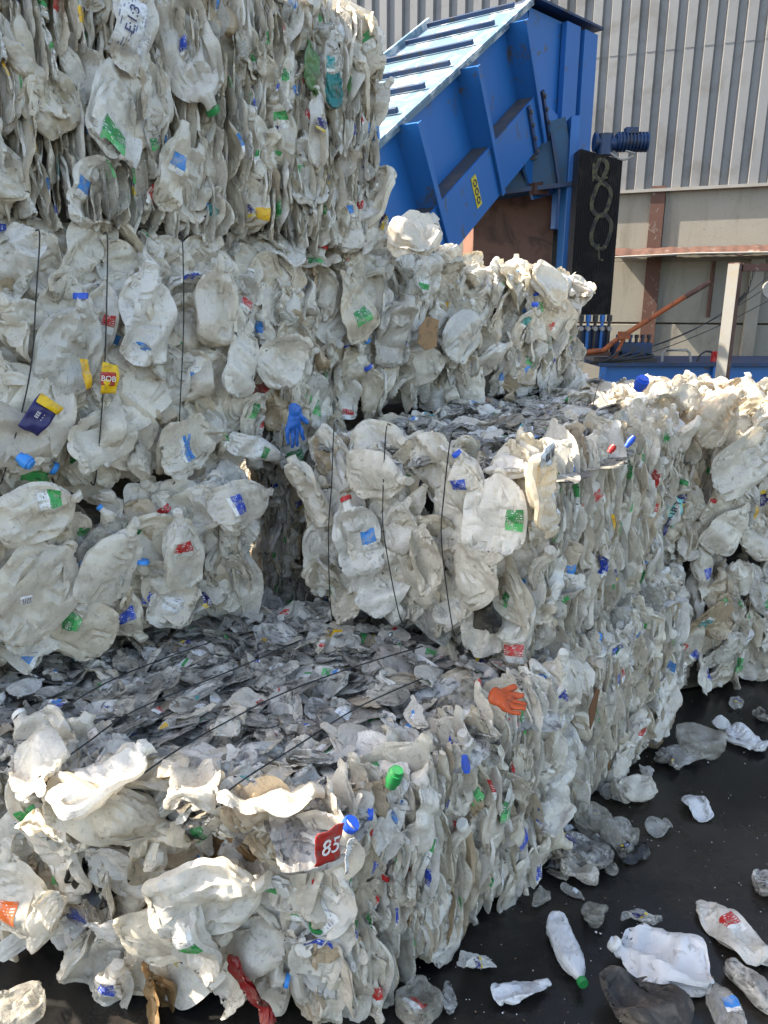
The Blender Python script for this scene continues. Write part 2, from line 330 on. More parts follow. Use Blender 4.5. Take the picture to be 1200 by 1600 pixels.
# end discs closed with quads to the ring's far side keep every face a quad
def cap_quads(nl, na):
    out = []
    for base, rev in ((0, True), ((nl-1)*na, False)):
        for k in range(na//2-1):
            q = [base+k, base+k+1, base+na-2-k, base+na-1-k]
            out.append(q[::-1] if rev else q)
    return np.array(out)
QF = np.concatenate([GF, cap_quads(NL, NA)])
def raw_mesh(name, V, F, mats, mi=None, tint=None, uv=None, sharp=33):
    me = bpy.data.meshes.new(name); V = np.asarray(V, np.float32); F = np.asarray(F, np.int32)
    me.vertices.add(len(V)); me.vertices.foreach_set('co', V.ravel()); me.loops.add(F.size); me.loops.foreach_set('vertex_index', F.ravel())
    me.polygons.add(len(F)); me.polygons.foreach_set('loop_start', np.arange(len(F), dtype=np.int32)*4); me.polygons.foreach_set('loop_total', np.full(len(F), 4, np.int32))
    me.polygons.foreach_set('use_smooth', np.ones(len(F), bool))
    for m in mats: me.materials.append(MATS[m] if isinstance(m, str) else m)
    if mi is not None: me.polygons.foreach_set('material_index', np.asarray(mi, np.int32))
    if uv is not None:
        l = me.uv_layers.new(name='UVMap'); l.data.foreach_set('uv', np.asarray(uv, np.float32)[F.ravel()].ravel())
    if tint is not None:
        a = me.attributes.new('tint', 'FLOAT', 'POINT'); a.data.foreach_set('value', np.asarray(tint, np.float32))
    me.update(calc_edges=True); me.validate()
    if sharp: me.set_sharp_from_angle(angle=R(sharp))
    return me
class Shell:
    def __init__(s, kind, X, name, opened=False):
        s.F = QF
        if opened:
            a = np.arange(NA); ph = rng.uniform(0, 6.28, 3); cut = 3.5+2.2*np.sin(a/NA*6.28+ph[0])+1.6*np.sin(a/NA*6.28*3+ph[1])+rng.uniform(-.7, .7, NA)
            ring = GF[:, 0]//NA; col = GF[:, 0] % NA; s.F = np.concatenate([GF[ring > cut[col]], cap_quads(NL, NA)[NA//2-1:]])
        s.kind = kind; s.X = X; s.P = X.reshape(-1, 3); s.name = name
        s.hx, s.hy, s.hz = [np.percentile(np.abs(s.P[:, k]), 97) for k in range(3)]
        s.mesh = raw_mesh(name, s.P, s.F, ['milky_plastic_0'])
        # vertex normals
        a = np.roll(X, -1, 1)-np.roll(X, 1, 1); b = np.gradient(X, axis=0); nn = np.cross(a, b); s.N = nn/(np.linalg.norm(nn, axis=2, keepdims=True)+1e-9)
        s.patch = {}
        for key, ax, sg in (('y', 1, 1), ('x', 0, 1), ('xn', 0, -1)):
            best = None
            for i in range(7, NL-9, 2):
                for j in range(0, NA, 2):
                    jj = [(j+q) % NA for q in range(-3, 4)]
                    blk = X[i-3:i+4][:, jj]; nb = s.N[i-3:i+4][:, jj]
                    sc = blk[..., ax].mean()*sg*8+(nb[..., ax]*sg).mean()*.6-np.abs(blk[..., 2].mean())*1.
                    if best is None or sc > best[0]: best = (sc, i, jj)
            _, i, jj = best
            q = X[i-3:i+4][:, jj]; nb = s.N[i-3:i+4][:, jj]
            k = len(jj); P = (q+nb*.0016).reshape(-1, 3); idx = np.arange(7*k).reshape(7, k)
            F = np.stack([idx[:-1, :-1], idx[:-1, 1:], idx[1:, 1:], idx[1:, :-1]], -1).reshape(-1, 4)
            uu, vv = np.meshgrid(np.linspace(0, 1, k), np.linspace(0, 1, 7)); uv = np.stack([uu.ravel(), vv.ravel()], 1)
            s.patch[key] = (P, F, uv, raw_mesh('label', P, F, ['green_print'], uv=uv))
rng = np.random.default_rng(5)
LIB = {'broad': [], 'fold': [], 'chunk': [], 'neck': []}
def lib(setname, kind, half, wave=.010, fold=0., opened=None, **kw):
    X = shape_film(crush(loft(kind), half, rng, **kw), rng, wave, fold)
    LIB[setname].append(Shell(kind, X, {'jug': 'crushed_jug', 'bottle': 'crushed_bottle', 'can': 'crushed_canister'}[kind], rng.random() < .5 if opened is None else opened))
for q, k in enumerate(['jug', 'can', 'jug', 'jug', 'can', 'jug', 'bottle', 'can', 'jug', 'can']): lib('broad', k, (.15, .008, .15) if k != 'bottle' else (.08, .008, .14), wave=.009, bump=.007, bend=.07, freqs=(10, 22, 38), tumble=.5, opened=q % 2 == 1)
for q, k in enumerate(['jug', 'bottle', 'can', 'jug', 'bottle', 'can', 'jug', 'can', 'bottle', 'jug']): lib('fold', k, (.11, .006, .135) if k != 'bottle' else (.055, .009, .14), wave=.008, fold=(rng.uniform(2.2, 2.9) if k != 'bottle' else 0), bump=.007, bend=.06, freqs=(12, 26, 44), tumble=.7)
for k in ['jug', 'can', 'jug', 'bottle', 'jug', 'can', 'jug', 'can']: lib('chunk', k, (.125, .020, .11) if k != 'bottle' else (.06, .016, .12), wave=.016, fold=rng.choice([0, 1.3, 2.0]), bump=.020, bend=.05, freqs=(16, 30, 48), tumble=1.1)
for k in ['jug', 'can', 'jug', 'bottle', 'can', 'jug']: lib('neck', k, (.15, .020, .16) if k != 'bottle' else (.06, .018, .16), wave=.010, opened=False, bump=.016, bend=.07, freqs=(10, 20, 36), tumble=.45)

# small cap with ribbed skirt
def cap_mesh(r=.019, h=.016):
    mb = MB(); n = 24
    prof = [(r*.82, 0), (r, 0), (r, h*.8), (r*.93, h), (r*.3, h)]
    V = []
    for rr, z in prof: V += [(rr*(1+(.03 if (k % 2 and rr == r) else 0))*math.cos(k*2*math.pi/n), rr*(1+(.03 if (k % 2 and rr == r) else 0))*math.sin(k*2*math.pi/n), z) for k in range(n)]
    F = [(i*n+k, i*n+(k+1) % n, (i+1)*n+(k+1) % n, (i+1)*n+k) for i in range(len(prof)-1) for k in range(n)]+[tuple(4*n+k for k in range(n))]
    me = bpy.data.meshes.new('cap'); me.from_pydata(V, [], F); me.materials.append(MATS['green_plastic']); me.polygons.foreach_set('use_smooth', [True]*len(F)); me.set_sharp_from_angle(angle=R(40)); return me
CAPME = cap_mesh()

def frame(y, z, pos, sx=1., sy=1., sz=1.):
    y = Vector(y).normalized(); z = Vector(z); z = (z-y*z.dot(y)).normalized(); x = y.cross(z)
    M = Matrix(((x.x*sx, y.x*sy, z.x*sz, pos[0]), (x.y*sx, y.y*sy, z.y*sz, pos[1]), (x.z*sx, y.z*sy, z.z*sz, pos[2]), (0, 0, 0, 1)))
    return M
def jit(a): return Vector((rnd.gauss(0, a), rnd.gauss(0, a), rnd.gauss(0, a)))

def slot(o, mat):
    o.material_slots[0].link = 'OBJECT'; o.material_slots[0].material = MATS[mat]
def tinted(name, col):
    m, nt, b = newmat(name+'_plastic_0'); tc = nt.nodes.new('ShaderNodeTexCoord').outputs['Object']
    c = mixc(nt, ramp(nt, noise_(nt, tc, 14, 7, .65), [(.48, 0.), (.66, .7)]), col, (.22, .19, .14)); nt.links.new(c, b.inputs['Base Color']); b.inputs['Roughness'].default_value = .22
    tr = nt.nodes.new('ShaderNodeBsdfTranslucent'); nt.links.new(c, tr.inputs[0]); mx = nt.nodes.new('ShaderNodeMixShader'); mx.inputs[0].default_value = .4
    nt.links.new(b.outputs[0], mx.inputs[1]); nt.links.new(tr.outputs[0], mx.inputs[2]); nt.links.new(mx.outputs[0], nt.nodes['Material Output'].inputs[0])
for nme, c in (('tint_green', (.20, .36, .16)), ('tint_blue', (.06, .16, .50)), ('tint_red', (.40, .03, .03)), ('tint_teal', (.03, .30, .30)), ('tint_tan', (.42, .26, .12)), ('tint_yellow', (.55, .40, .08)), ('tint_dark', (.05, .05, .05))): tinted(nme, c)
TINTS = ['tint_green', 'tint_blue', 'tint_red', 'tint_teal', 'tint_tan', 'tint_tan', 'tint_yellow', 'tint_dark', 'tint_dark']
def place_shell(sh, M, parent, base, mat, lab=None, key='y', cap=None, name=None, plabel=None):
    o = bpy.data.objects.new(name or sh.name, sh.mesh); COL.objects.link(o); o.parent = parent; o.matrix_basis = Matrix.Translation(-base) @ M
    slot(o, mat)
    if plabel: o['label'] = plabel
    if lab:
        l = bpy.data.objects.new('label', sh.patch[key][3]); COL.objects.link(l); l.parent = o; slot(l, lab)
    if cap:
        c = bpy.data.objects.new('cap', CAPME); COL.objects.link(c); c.parent = o; slot(c, cap)
        ring = sh.X[-1]; cen = Vector(ring.mean(0)); ax = (cen-Vector(sh.X[-4].mean(0))).normalized()
        r = float(np.linalg.norm(ring-ring.mean(0), axis=1).mean())*1.12/.019
        q = ax.to_track_quat('Z', 'Y').to_matrix().to_4x4(); q.translation = cen-ax*.006
        c.matrix_basis = q @ Matrix.Diagonal((r, r, 1, 1))
    return o

class Bale:
    def __init__(s, pts, z0, z1, label, modes, top=None, bulge=.05, seed=0, light=None, tier=''):
        """pts: footprint, modes: one per edge ('broad', 'edge', 'mix' or None for hidden), top: 'grimy', 'clean', 'heap' or None"""
        global rnd
        rnd = random.Random(seed)
        s.pts = [Vector((*p, 0)) for p in pts]; s.z0, s.z1 = z0, z1; s.c = sum(s.pts, Vector())/len(pts)
        s.base = Vector((s.c.x, s.c.y, z0)); s.root = thing('plastic_bale', s.base, label, 'plastic bale', 'bales of crushed white plastic bottles')
        s.ins = []; s.hidden = []; s.modes = modes; n = len(pts); s.bulge = bulge
        for i in range(n):
            a, b = s.pts[i], s.pts[(i+1) % n]; t = (b-a); L = t.length; t = t/L; nn = Vector((t.y, -t.x, 0))
            mode = modes[i]; vis = nn.dot(CAM-(a+b)/2) > 0 and mode is not None
            if mode is None:
                s.fill(a, t, nn, L, 'broad', False, .2)
            else: s.fill(a, t, nn, L, mode, vis, 1)
            # rounded vertical corner at b
            H = z1-z0
            t2 = s.pts[(i+2) % n]-b; t2.z = 0; t2.normalize(); nb = (nn+Vector((t2.y, -t2.x, 0))).normalized()
            if mode or modes[(i+1) % n]:
                for k in range(int(H/.075)):
                    z = z0+.09+(H-.18)*(k+rnd.random()*.6)/(H/.075)
                    s.put(rnd.choice(LIB['fold']+LIB['neck'][:4]), nb+jit(.35), Vector((0, 0, 1))+jit(.3), b+Vector((0, 0, z))-nb*(.06+rnd.random()*.04), 1, vis, False)
            # top rim
            if top and (mode or top == 'heap'):
                k = 0
                while k < L:
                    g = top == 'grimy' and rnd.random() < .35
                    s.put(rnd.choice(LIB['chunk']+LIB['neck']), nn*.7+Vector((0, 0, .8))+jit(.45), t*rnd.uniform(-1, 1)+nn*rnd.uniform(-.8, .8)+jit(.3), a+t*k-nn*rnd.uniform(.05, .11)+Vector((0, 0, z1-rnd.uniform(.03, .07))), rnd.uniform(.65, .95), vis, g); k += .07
        if top: s.topfill(top)
        s.core()
    def put(s, sh, y, z, pos, sc, vis, grimy, key='y', layer=0, thin=1., tall=1.):
        sx, sz = sc*rnd.uniform(.82, 1.15), sc*rnd.uniform(.85, 1.2)*tall; sy = sc*rnd.uniform(.75, 1.25)*thin
        if rnd.random() < .5: sx = -sx; 
        M = frame(y, z, pos, sx, sy, sz)
        low = min((M @ Vector(c)).z for c in ((sx/abs(sx)*sh.hx, 0, sh.hz), (-sh.hx, 0, -sh.hz), (sh.hx, 0, -sh.hz), (-sh.hx, 0, sh.hz)))
        lim = s.z0-(.07 if s.z0 > .5 else .0)
        if low < lim: M.translation.z += (lim-low)*.8
        if M.translation.z < .02: M.translation.z = .02
        pr = project(M.translation); score = 0
        if vis and pr and -120 < pr[0] < 1320 and -120 < pr[1] < 1720 and layer == 0: score = sh.hx*sh.hz/pr[2]**2*rnd.uniform(.7, 1.3)
        lab = rnd.choice(LABELS) if rnd.random() < .27 else None
        if sx < 0 and key == 'x': key = 'xn'
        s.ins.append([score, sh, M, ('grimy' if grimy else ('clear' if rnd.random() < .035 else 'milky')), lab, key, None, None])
    def surf(s, a, t, nn, L, u, z):
        q = min(u/L, 1-u/L); h = (z-s.z0)/(s.z1-s.z0)
        b = s.bulge*(min(1, q*5))*(1-(2*h-1)**4)+.018*math.sin(u*17+s.z0*5)*math.sin(z*9)
        if h < .16: b -= .07*(1-h/.16)
        if h > .9: b -= .04*(h-.9)/.1
        return a+t*u+nn*b+Vector((0, 0, z))
    def fill(s, a, t, nn, L, mode, vis, dens):
        H = s.z1-s.z0; UP = Vector((0, 0, 1))
        if mode in ('broad', 'mix'):
            for layer in (0, 1):
                st = (.108 if layer == 0 else .14)/math.sqrt(dens)
                nu, nz = max(1, round(L/st)), max(1, round((H-.1)/st))
                for i in range(nu+1):
                    for k in range(nz):
                        u = (i+rnd.uniform(-.35, .35)+(.5 if k % 2 else 0))*L/nu; z = s.z0+.08+(k+.5+rnd.uniform(-.3, .3))*(H-.14)/nz
                        u = min(max(u, .04), L-.04)
                        p = s.surf(a, t, nn, L, u, z)-nn*((.02+rnd.random()*.05) if layer == 0 else .10)
                        r = rnd.random()
                        if mode == 'mix' and r < .45:
                            s.put(rnd.choice(LIB['fold']), t+nn*rnd.gauss(0, .4)+jit(.1), UP+jit(.25), p-nn*.03, 1, vis, False, 'x', layer)
                        else:
                            sh = rnd.choice(LIB['broad']*2+LIB['neck']*2+LIB['chunk'])
                            s.put(sh, nn+jit(.24)+t*rnd.gauss(0, .25), (UP*rnd.choice([1, 1, -1])+t*rnd.gauss(0, .8)), p, rnd.uniform(.66, 1.12), vis, False, 'y', layer)
        else:
            u = 0
            while u < L:
                z = s.z0+.03+rnd.random()*.09
                tw = rnd.gauss(0, .18)
                while z < s.z1-.03:
                    sh = rnd.choice(LIB['fold']*2+LIB['broad']+LIB['neck'][3:4]); sc = rnd.choice([rnd.uniform(.5, .8), rnd.uniform(.8, 1.12)])
                    wide = rnd.random() < .13
                    zc = min(z+sh.hz*sc*.9, s.z1-sh.hz*.7)
                    p = s.surf(a, t, nn, L, min(max(u, .03), L-.03), zc)
                    if wide: s.put(rnd.choice(LIB['fold']+LIB['neck']), nn+t*rnd.gauss(0, .5)+jit(.15), UP+jit(.3), p-nn*.01, .85, vis, False)
                    else: s.put(sh, t+nn*(tw+rnd.gauss(0, .2))+UP*rnd.gauss(0, .08), UP+t*rnd.gauss(0, .12)+nn*rnd.gauss(0, .12), p-nn*(sh.hx*sc*.9-rnd.uniform(-.012, .035)), sc, vis, False, 'x', 0, .62, 1.15)
                    z += sh.hz*2.2*sc*rnd.uniform(.7, .95)
                u += rnd.uniform(.013, .025)
    def inside(s, p, m):
        n = len(s.pts)
        for i in range(n):
            a, b = s.pts[i], s.pts[(i+1) % n]; t = (b-a).normalized(); nn = Vector((t.y, -t.x, 0))
            if (p-a).dot(nn) > -m: return False
        return True
    def topfill(s, top):
        xs = [p.x for p in s.pts]; ys = [p.y for p in s.pts]; st = .070 if top != 'heap' else .11
        a0 = (s.pts[1]-s.pts[0]).normalized()
        x = min(xs)
        while x < max(xs):
            y = min(ys)
            while y < max(ys):
                p = Vector((x+rnd.uniform(-.04, .04), y+rnd.uniform(-.04, .04), 0))
                if s.inside(p, .04):
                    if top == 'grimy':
                        g = rnd.random() < (.78 if not (s.z1 < .8 and p.y < 1.86+rnd.gauss(0, .05) and p.x < .1) else .08)  # real grime, but sparse on the near sunlit strip so colour follows the sun
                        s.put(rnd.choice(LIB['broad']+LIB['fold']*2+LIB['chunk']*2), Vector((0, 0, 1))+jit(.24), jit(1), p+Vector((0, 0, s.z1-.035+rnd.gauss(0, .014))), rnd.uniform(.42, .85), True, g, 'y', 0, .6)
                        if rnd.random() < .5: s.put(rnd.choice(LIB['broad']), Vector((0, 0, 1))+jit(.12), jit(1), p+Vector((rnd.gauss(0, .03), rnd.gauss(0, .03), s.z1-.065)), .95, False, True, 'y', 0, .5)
                    elif top == 'clean':
                        s.put(rnd.choice(LIB['broad']+LIB['chunk']*2+LIB['neck']), Vector((0, 0, 1))+jit(.35), jit(1), p+Vector((0, 0, s.z1-.03+rnd.gauss(0, .02))), rnd.uniform(.75, 1), True, False)
                    else:
                        s.put(rnd.choice(LIB['neck']+LIB['chunk']), Vector((0, 0, .5))+jit(.7), jit(1)+Vector((0, 0, .6)), p+Vector((0, 0, s.z1-.02+abs(rnd.gauss(0, .035)))), rnd.uniform(.75, 1), True, False)
                y += st
            x += st
    def core(s):
        mb = MB(); n = len(s.pts); ins = []
        for i in range(n):
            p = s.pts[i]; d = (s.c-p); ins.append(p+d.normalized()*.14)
        lo = .05 if s.z0 > .5 else .01; mb.prism([p+Vector((0, 0, s.z0+lo)) for p in ins], (0, 0, s.z1-s.z0-.09-lo)); o = mb.build('bale_core', 'gap_shade_core', s.root)
    def special(s, px, py, edge, setn, vi, ang, sc, mat='milky', lab=None, cap=None, out=.045, key='y', yoff=(0, 0), name=None, plabel=None):
        """one particular bottle whose place on the face was read off the photograph; edge = face index or 'top'"""
        if edge == 'top': p = atZ(px, py, s.z1+out); nn = Vector((0, 0, 1)); t = Vector((1, 0, 0)); upv = Vector((0, 1, 0))
        else:
            a, b = s.pts[edge], s.pts[(edge+1) % len(s.pts)]; t = (b-a).normalized(); nn = Vector((t.y, -t.x, 0)); out = .035+out*.35; p = atP(px, py, a+nn*(s.bulge+out-.02), nn); upv = Vector((0, 0, 1))
        z = upv*math.cos(R(ang))+t*math.sin(R(ang)); y = nn+t*(yoff[0]+rnd.gauss(0, .22))+upv*(yoff[1]+rnd.gauss(0, .15))
        sh = LIB[setn][vi % len(LIB[setn])]
        s.ins.append([99, sh, frame(y, z, p, sc*rnd.uniform(.8, 1), sc, sc*rnd.uniform(.95, 1.15)), mat, lab, key, cap, plabel])
    def finish(s, nparts=88):
        """the shells that show largest become parts, the rest one mesh"""
        s.ins.sort(key=lambda r: -r[0]); parts = [r for r in s.ins[:nparts] if r[0] > 0]; rest = [r for r in s.ins if not any(r is q for q in parts)]
        for r in parts:
            if r[0] < 99 and rnd.random() < .045 and r[1].name == 'crushed_bottle' : r[3] = rnd.choice(TINTS); r[4] = None
            elif r[0] < 99 and rnd.random() < .012: r[3] = rnd.choice(TINTS); r[4] = None
            cap = r[6] or (rnd.choice(['green_plastic', 'blue_plastic', 'red_plastic', 'white_plastic', 'light_blue_plastic']) if rnd.random() < (.3 if r[1] in LIB['neck'] else .04) else None)
            place_shell(r[1], r[2], s.root, s.base, r[3]+'_plastic_0', r[4], r[5], cap, plabel=r[7])
        mats = ['milky_plastic_1', 'grimy_plastic_1', 'clear_plastic_1']+sorted(set(LABELS)); mi = []; VV = []; FF = []; TT = []; UU = []; o = 0
        for r in rest:
            sh = r[1]; M = np.array(Matrix.Translation(-s.base) @ r[2]); P = sh.P@M[:3, :3].T+M[:3, 3]
            VV.append(P); FF.append(sh.F+o); TT.append(np.full(len(P), rnd.random())); UU.append(np.zeros((len(P), 2))); mi.append(np.full(len(sh.F), ('milky', 'grimy', 'clear').index(r[3]))); o += len(P)
            if r[4]:
                LP, LF, uv, _ = sh.patch[r[5]]; P = LP@M[:3, :3].T+M[:3, 3]; VV.append(P); FF.append(LF+o); TT.append(np.zeros(len(P))); UU.append(uv); mi.append(np.full(len(LF), mats.index(r[4]))); o += len(P)
        if rest:
            me = raw_mesh('packed_bottles', np.concatenate(VV), np.concatenate(FF), mats, np.concatenate(mi), np.concatenate(TT), np.concatenate(UU))
            ob = bpy.data.objects.new('packed_bottles', me); COL.objects.link(ob); ob.parent = s.root; ob['kind'] = 'stuff'
    def strap_px(s, path, edge, out=.06, r=.0024):
        if edge == 'top': P = [atZ(x, y, s.z1+out*(.6+.4*math.sin(k*2.))) for k, (x, y) in enumerate(path)]
        else:
            a, b = s.pts[edge], s.pts[(edge+1) % len(s.pts)]; t = (b-a).normalized(); nn = Vector((t.y, -t.x, 0)); P = [atP(x, y, a+nn*(s.bulge+out), nn) for x, y in path]
            P = [P[0]-nn*.03+Vector((0, 0, .02))]+P+[P[-1]-nn*.06-Vector((0, 0, .03))]
        mb = MB(); mb.tube(smooth_path(P), r, 6); return mb.build('strap_wire', 'black_wire', s.root, True)
def smooth_path(P, k=5):
    P = [Vector(p) for p in P]; out = []
    for i in range(len(P)-1):
        p0, p1, p2, p3 = P[max(i-1, 0)], P[i], P[i+1], P[min(i+2, len(P)-1)]
        for j in range(k):
            t = j/k; out.append(.5*((2*p1)+(p2-p0)*t+(2*p0-5*p1+4*p2-p3)*t*t+(3*p1-p0-3*p2+p3)*t**3))
    return out+[P[-1]]

# ------------------------------------------------------------------ ground
mb = MB(); n = 60
def gp(i, j):
    x = -60+120*i/n; y = -20+100*j/n; return (x, y, 0)
mb.add([gp(i, j) for j in range(n+1) for i in range(n+1)], [(j*(n+1)+i, j*(n+1)+i+1, (j+1)*(n+1)+i+1, (j+1)*(n+1)+i) for j in range(n) for i in range(n)])
tag(mb.build('ground', 'asphalt', recalc=False), kind='structure')

# ------------------------------------------------------------------ warehouse
WD = Vector((1.98, -.77, 0)).normalized(); WN = Vector((WD.y, -WD.x, 0)); W0 = Vector((3.67, 12.5, 0)); ZC = 3.74
wh = thing('warehouse', W0, 'long grey warehouse with corrugated metal cladding above a stained concrete base wall', 'warehouse')
mb = MB(); prof = []; per = .265; k = -40
while k < 32:
    u = k*per; prof += [(u, 0), (u+.125, 0), (u+.15, -.075), (u+.24, -.075)]; k += 1
for z0, z1, off in ((ZC-.03, 5.62, 0), (5.6, 10, .006)):
    V = []
    for u, d in prof: p = W0+WD*u+WN*(d+.10+off); V += [p+Vector((0, 0, z0)), p+Vector((0, 0, z1))]
    mb.add(V, [(2*i, 2*i+2, 2*i+3, 2*i+1) for i in range(len(prof)-1)])
cl = mb.build('cladding', 'zinc', wh, recalc=False)
mb = MB(); mb.box(W0+WD*-1.2+WN*.11+Vector((0, 0, ZC-.05)), (WD*9.6, WN*.075, Vector((0, 0, .022)))); mb.build('drip_flashing', 'white_paint', wh)
mb = MB()
ZJ = 1.72
for z0, z1 in ((0, ZJ-.012), (ZJ+.012, 2.66), (2.66, ZC-.07)):
    for i in range(-5, 5):
        u0 = i*2.4+.72; mb.box(W0+WD*(u0+1.2)+Vector((0, 0, (z0+z1)/2)), (WD*1.193, WN*.09, Vector((0, 0, (z1-z0)/2-.001))))
mb.box(W0+WD*-.4-WN*.2+Vector((0, 0, 1.85)), (WD*12, WN*.08, Vector((0, 0, 1.85))))
mb.build('concrete_wall', 'concrete', wh, bevel=.008)
def wallpt(px, py, out): return atP(px, py, W0+WN*out, WN)
# rusty stanchions
for (x0, x1, ya, yb) in ((1019, 1041, 291, 392), (1011, 1034, 402, 545)):
    a = wallpt(x0, ya, .14); b = wallpt(x1, ya, .14); zb = wallpt(x0, yb, .14).z
    wd = (b-a).length
    mb = MB(); c = (a+b)/2; c.z = (a.z+zb)/2; hh = Vector((0, 0, (a.z-zb)/2))
    mb.box(c, (WD*wd/2, WN*.008, hh)); mb.box(c-WN*.03+WD*(wd/2-.006), (WD*.006, WN*.022, hh)); mb.box(c-WN*.03-WD*(wd/2-.006), (WD*.006, WN*.022, hh))
    mb.build('steel_stanchion', 'rust', wh)
# pale concrete pilaster at right
a = wallpt(1173, 420, .2); b = wallpt(1194, 420, .2); mb = MB(); c = (a+b)/2; c.z = 1.33; mb.box(c, (WD*(b-a).length/2, WN*.1, Vector((0, 0, 1.33)))); mb.build('pilaster', 'concrete', wh, bevel=.01)
# rusty corrugated canopy
mb = MB(); A0 = wallpt(958, 392, .12); A1 = A0+WD*3.6; V = []; nn = 150
for i in range(nn+1):
    p = A0.lerp(A1, i/nn); dz = .004*math.sin(i*.9)+.02*mnoise.noise(Vector((i*.1, 0, 0)))
    V += [p+Vector((0, 0, dz+.02)), p+WN*.28+Vector((0, 0, dz*1.2-.05+.03*mnoise.noise(Vector((i*.07, 5, 0))))), p+WN*.52+Vector((0, 0, dz*1.3-.12+.05*mnoise.noise(Vector((i*.06, 9, 0)))))]
mb.add(V, [(3*i+q, 3*i+3+q, 3*i+4+q, 3*i+1+q) for i in range(nn) for q in (0, 1)])
o = mb.build('canopy_sheet', 'rust', wh, recalc=False); sm = o.modifiers.new('solid', 'SOLIDIFY'); sm.thickness = .012
mb = MB(); mb.tube([A0+WN*.53+Vector((0, 0, -.13)), A0+WD*1.2+WN*.53+Vector((0, 0, -.1)), A1+WN*.53+Vector((0, 0, -.12))], .016, 6); mb.build('canopy_edge_pipe', 'white_paint', wh)
# conduit runs on the wall
mb = MB(); q0 = wallpt(1116, 408, .13); mb.tube([q0, Vector((q0.x, q0.y, wallpt(1116, 495, .13).z))], .03, 6); mb.build('conduit', 'rust', wh)

# ------------------------------------------------------------------ inclined conveyor
W_ = Vector((.83, -.56, 0)).normalized(); DH = Vector((.56, .83, 0)).normalized(); AL = R(32.5)
D_ = DH*math.cos(AL)+Vector((0, 0, math.sin(AL))); N_ = W_.cross(D_).normalized()
if N_.z < 0: N_ = -N_
O_ = Vector((1.61, 9.27, 5.22))
cv = thing('conveyor', Vector((O_.x, O_.y, 0)), 'blue inclined conveyor with pale slatted top rising over the bales to a tall hood', 'conveyor')
def cp(s, wv, nv): return O_+D_*s+W_*wv+N_*nv
S0 = -6.2
mb = MB(); mb.box(cp(S0/2-.05, -.62, -.03), (D_*(-S0/2+.02), W_*.66, N_*.02)); mb.build('deck_plate', 'light_deck_paint', cv)
mb = MB()
s_ = -.18
while s_ > S0:
    mb.box(cp(s_, -.67, .025), (D_*.018, W_*.55, N_*.024)); s_ -= .55
mb.build('deck_cleats', 'dark_blue_paint', cv, bevel=.006)
mb = MB(); mb.box(cp(S0/2, .03, .012), (D_*(-S0/2), W_*.035, N_*.014)); mb.box(cp(S0/2, -1.29, .02), (D_*(-S0/2), W_*.02, N_*.04)); mb.build('seam_rail', 'light_deck_paint', cv)
mb = MB()
mb.box(cp(S0/2-.1, -.03, -.42), (D_*(-S0/2), W_*.012, N_*.37)); mb.box(cp(S0/2-.1, -1.24, -.5), (D_*(-S0/2), W_*.012, N_*.45))
mb.build('upper_side_panel', 'blue_paint', cv)
mb = MB(); mb.box(cp(S0/2-.36, .185, -1.0), (D_*(-S0/2-.36), W_*.012, N_*.25)); mb.build('lower_side_panel', 'blue_paint', cv, bevel=.004)
mb = MB(); mb.box(cp(S0/2-.36, .09, -.765), (D_*(-S0/2-.36), W_*.105, N_*.012)); mb.build('side_ledge', 'grey_steel', cv)
mb = MB(); mb.box(cp(S0/2-.36, -.58, -1.24), (D_*(-S0/2-.36), W_*.66, N_*.015)); mb.build('belly_plate', 'blue_paint', cv)
for k, s_ in enumerate((-.72, -1.95, -3.2, -4.5)):
    mb = MB(); mb.box(cp(s_, .10, -.635), (D_*.012, W_*.13, N_*.62)); mb.box(cp(s_, .232, -.635), (D_*.035, W_*.006, N_*.62)); mb.build('side_rib', 'blue_paint', cv)
# bolted joint flanges with bolts
for s_ in (-.30, -.72+.28):
    pass
for s_, ln in ((-.62, .44), (-.2, .44)):
    mb = MB(); mb.box(cp(s_-.35, .21, -1.02), (D_*.03, W_*.014, N_*.26)); fl = mb.build('joint_flange', 'dark_blue_paint', cv)
    for q in range(4):
        mb = MB(); c0 = cp(s_-.35, .222, -.82-.14*q); mb.tube([c0, c0+W_*.025], .022, 6); mb.build('bolt', 'grey_steel', fl)
# scraped primer near the chute end
sp = thing('conveyor_foot', O_, 'x', 'x'); bpy.data.objects.remove(sp)
# hood: tall box
q_ = Vector((.72, .69, 0)).normalized(); qp = Vector((-q_.y, q_.x, 0)); HZ = 5.2
def hp(k, dd, z): p = O_+q_*k+qp*dd; return Vector((p.x, p.y, z))
zlow = 3.35
mb = MB(); mb.prism([hp(.0, .02, HZ-.05), hp(1.3, .02, HZ-.05), hp(1.3, .02, zlow), hp(.0, .02, zlow+.25)], qp*1.15); mb.build('hood_box', 'blue_paint', cv)
mb = MB(); mb.prism([hp(-.03, -.1, HZ), hp(1.36, -.1, HZ), hp(1.36, 1.2, HZ), hp(-.03, 1.2, HZ)], (0, 0, .025)); mb.build('hood_lid', 'dark_blue_paint', cv)
for k, wd in ((.62, .11), (1.0, .11)):
    mb = MB(); mb.prism([hp(k, -.07, HZ-.06), hp(k+wd*2.6, -.07, HZ-.06), hp(k+wd*2.6, -.07, 2.9), hp(k, -.07, 2.9)], qp*.075); mb.build('hood_column', 'blue_paint', cv, bevel=.006)
mb = MB(); mb.prism([hp(.0, -.03, 4.38), hp(.6, -.03, 4.16), hp(.6, -.03, 3.3), hp(.2, -.03, 3.2), hp(.0, -.03, 3.5)], qp*.04); hpnl = mb.build('bearing_plate', 'blue_paint', cv, bevel=.004)
mb = MB(); c0 = hp(.22, -.035, 4.02); mb.tube([c0, c0-qp*.012], [.1, .1], 18); mb.build('shaft_hole', 'black_steel', cv)
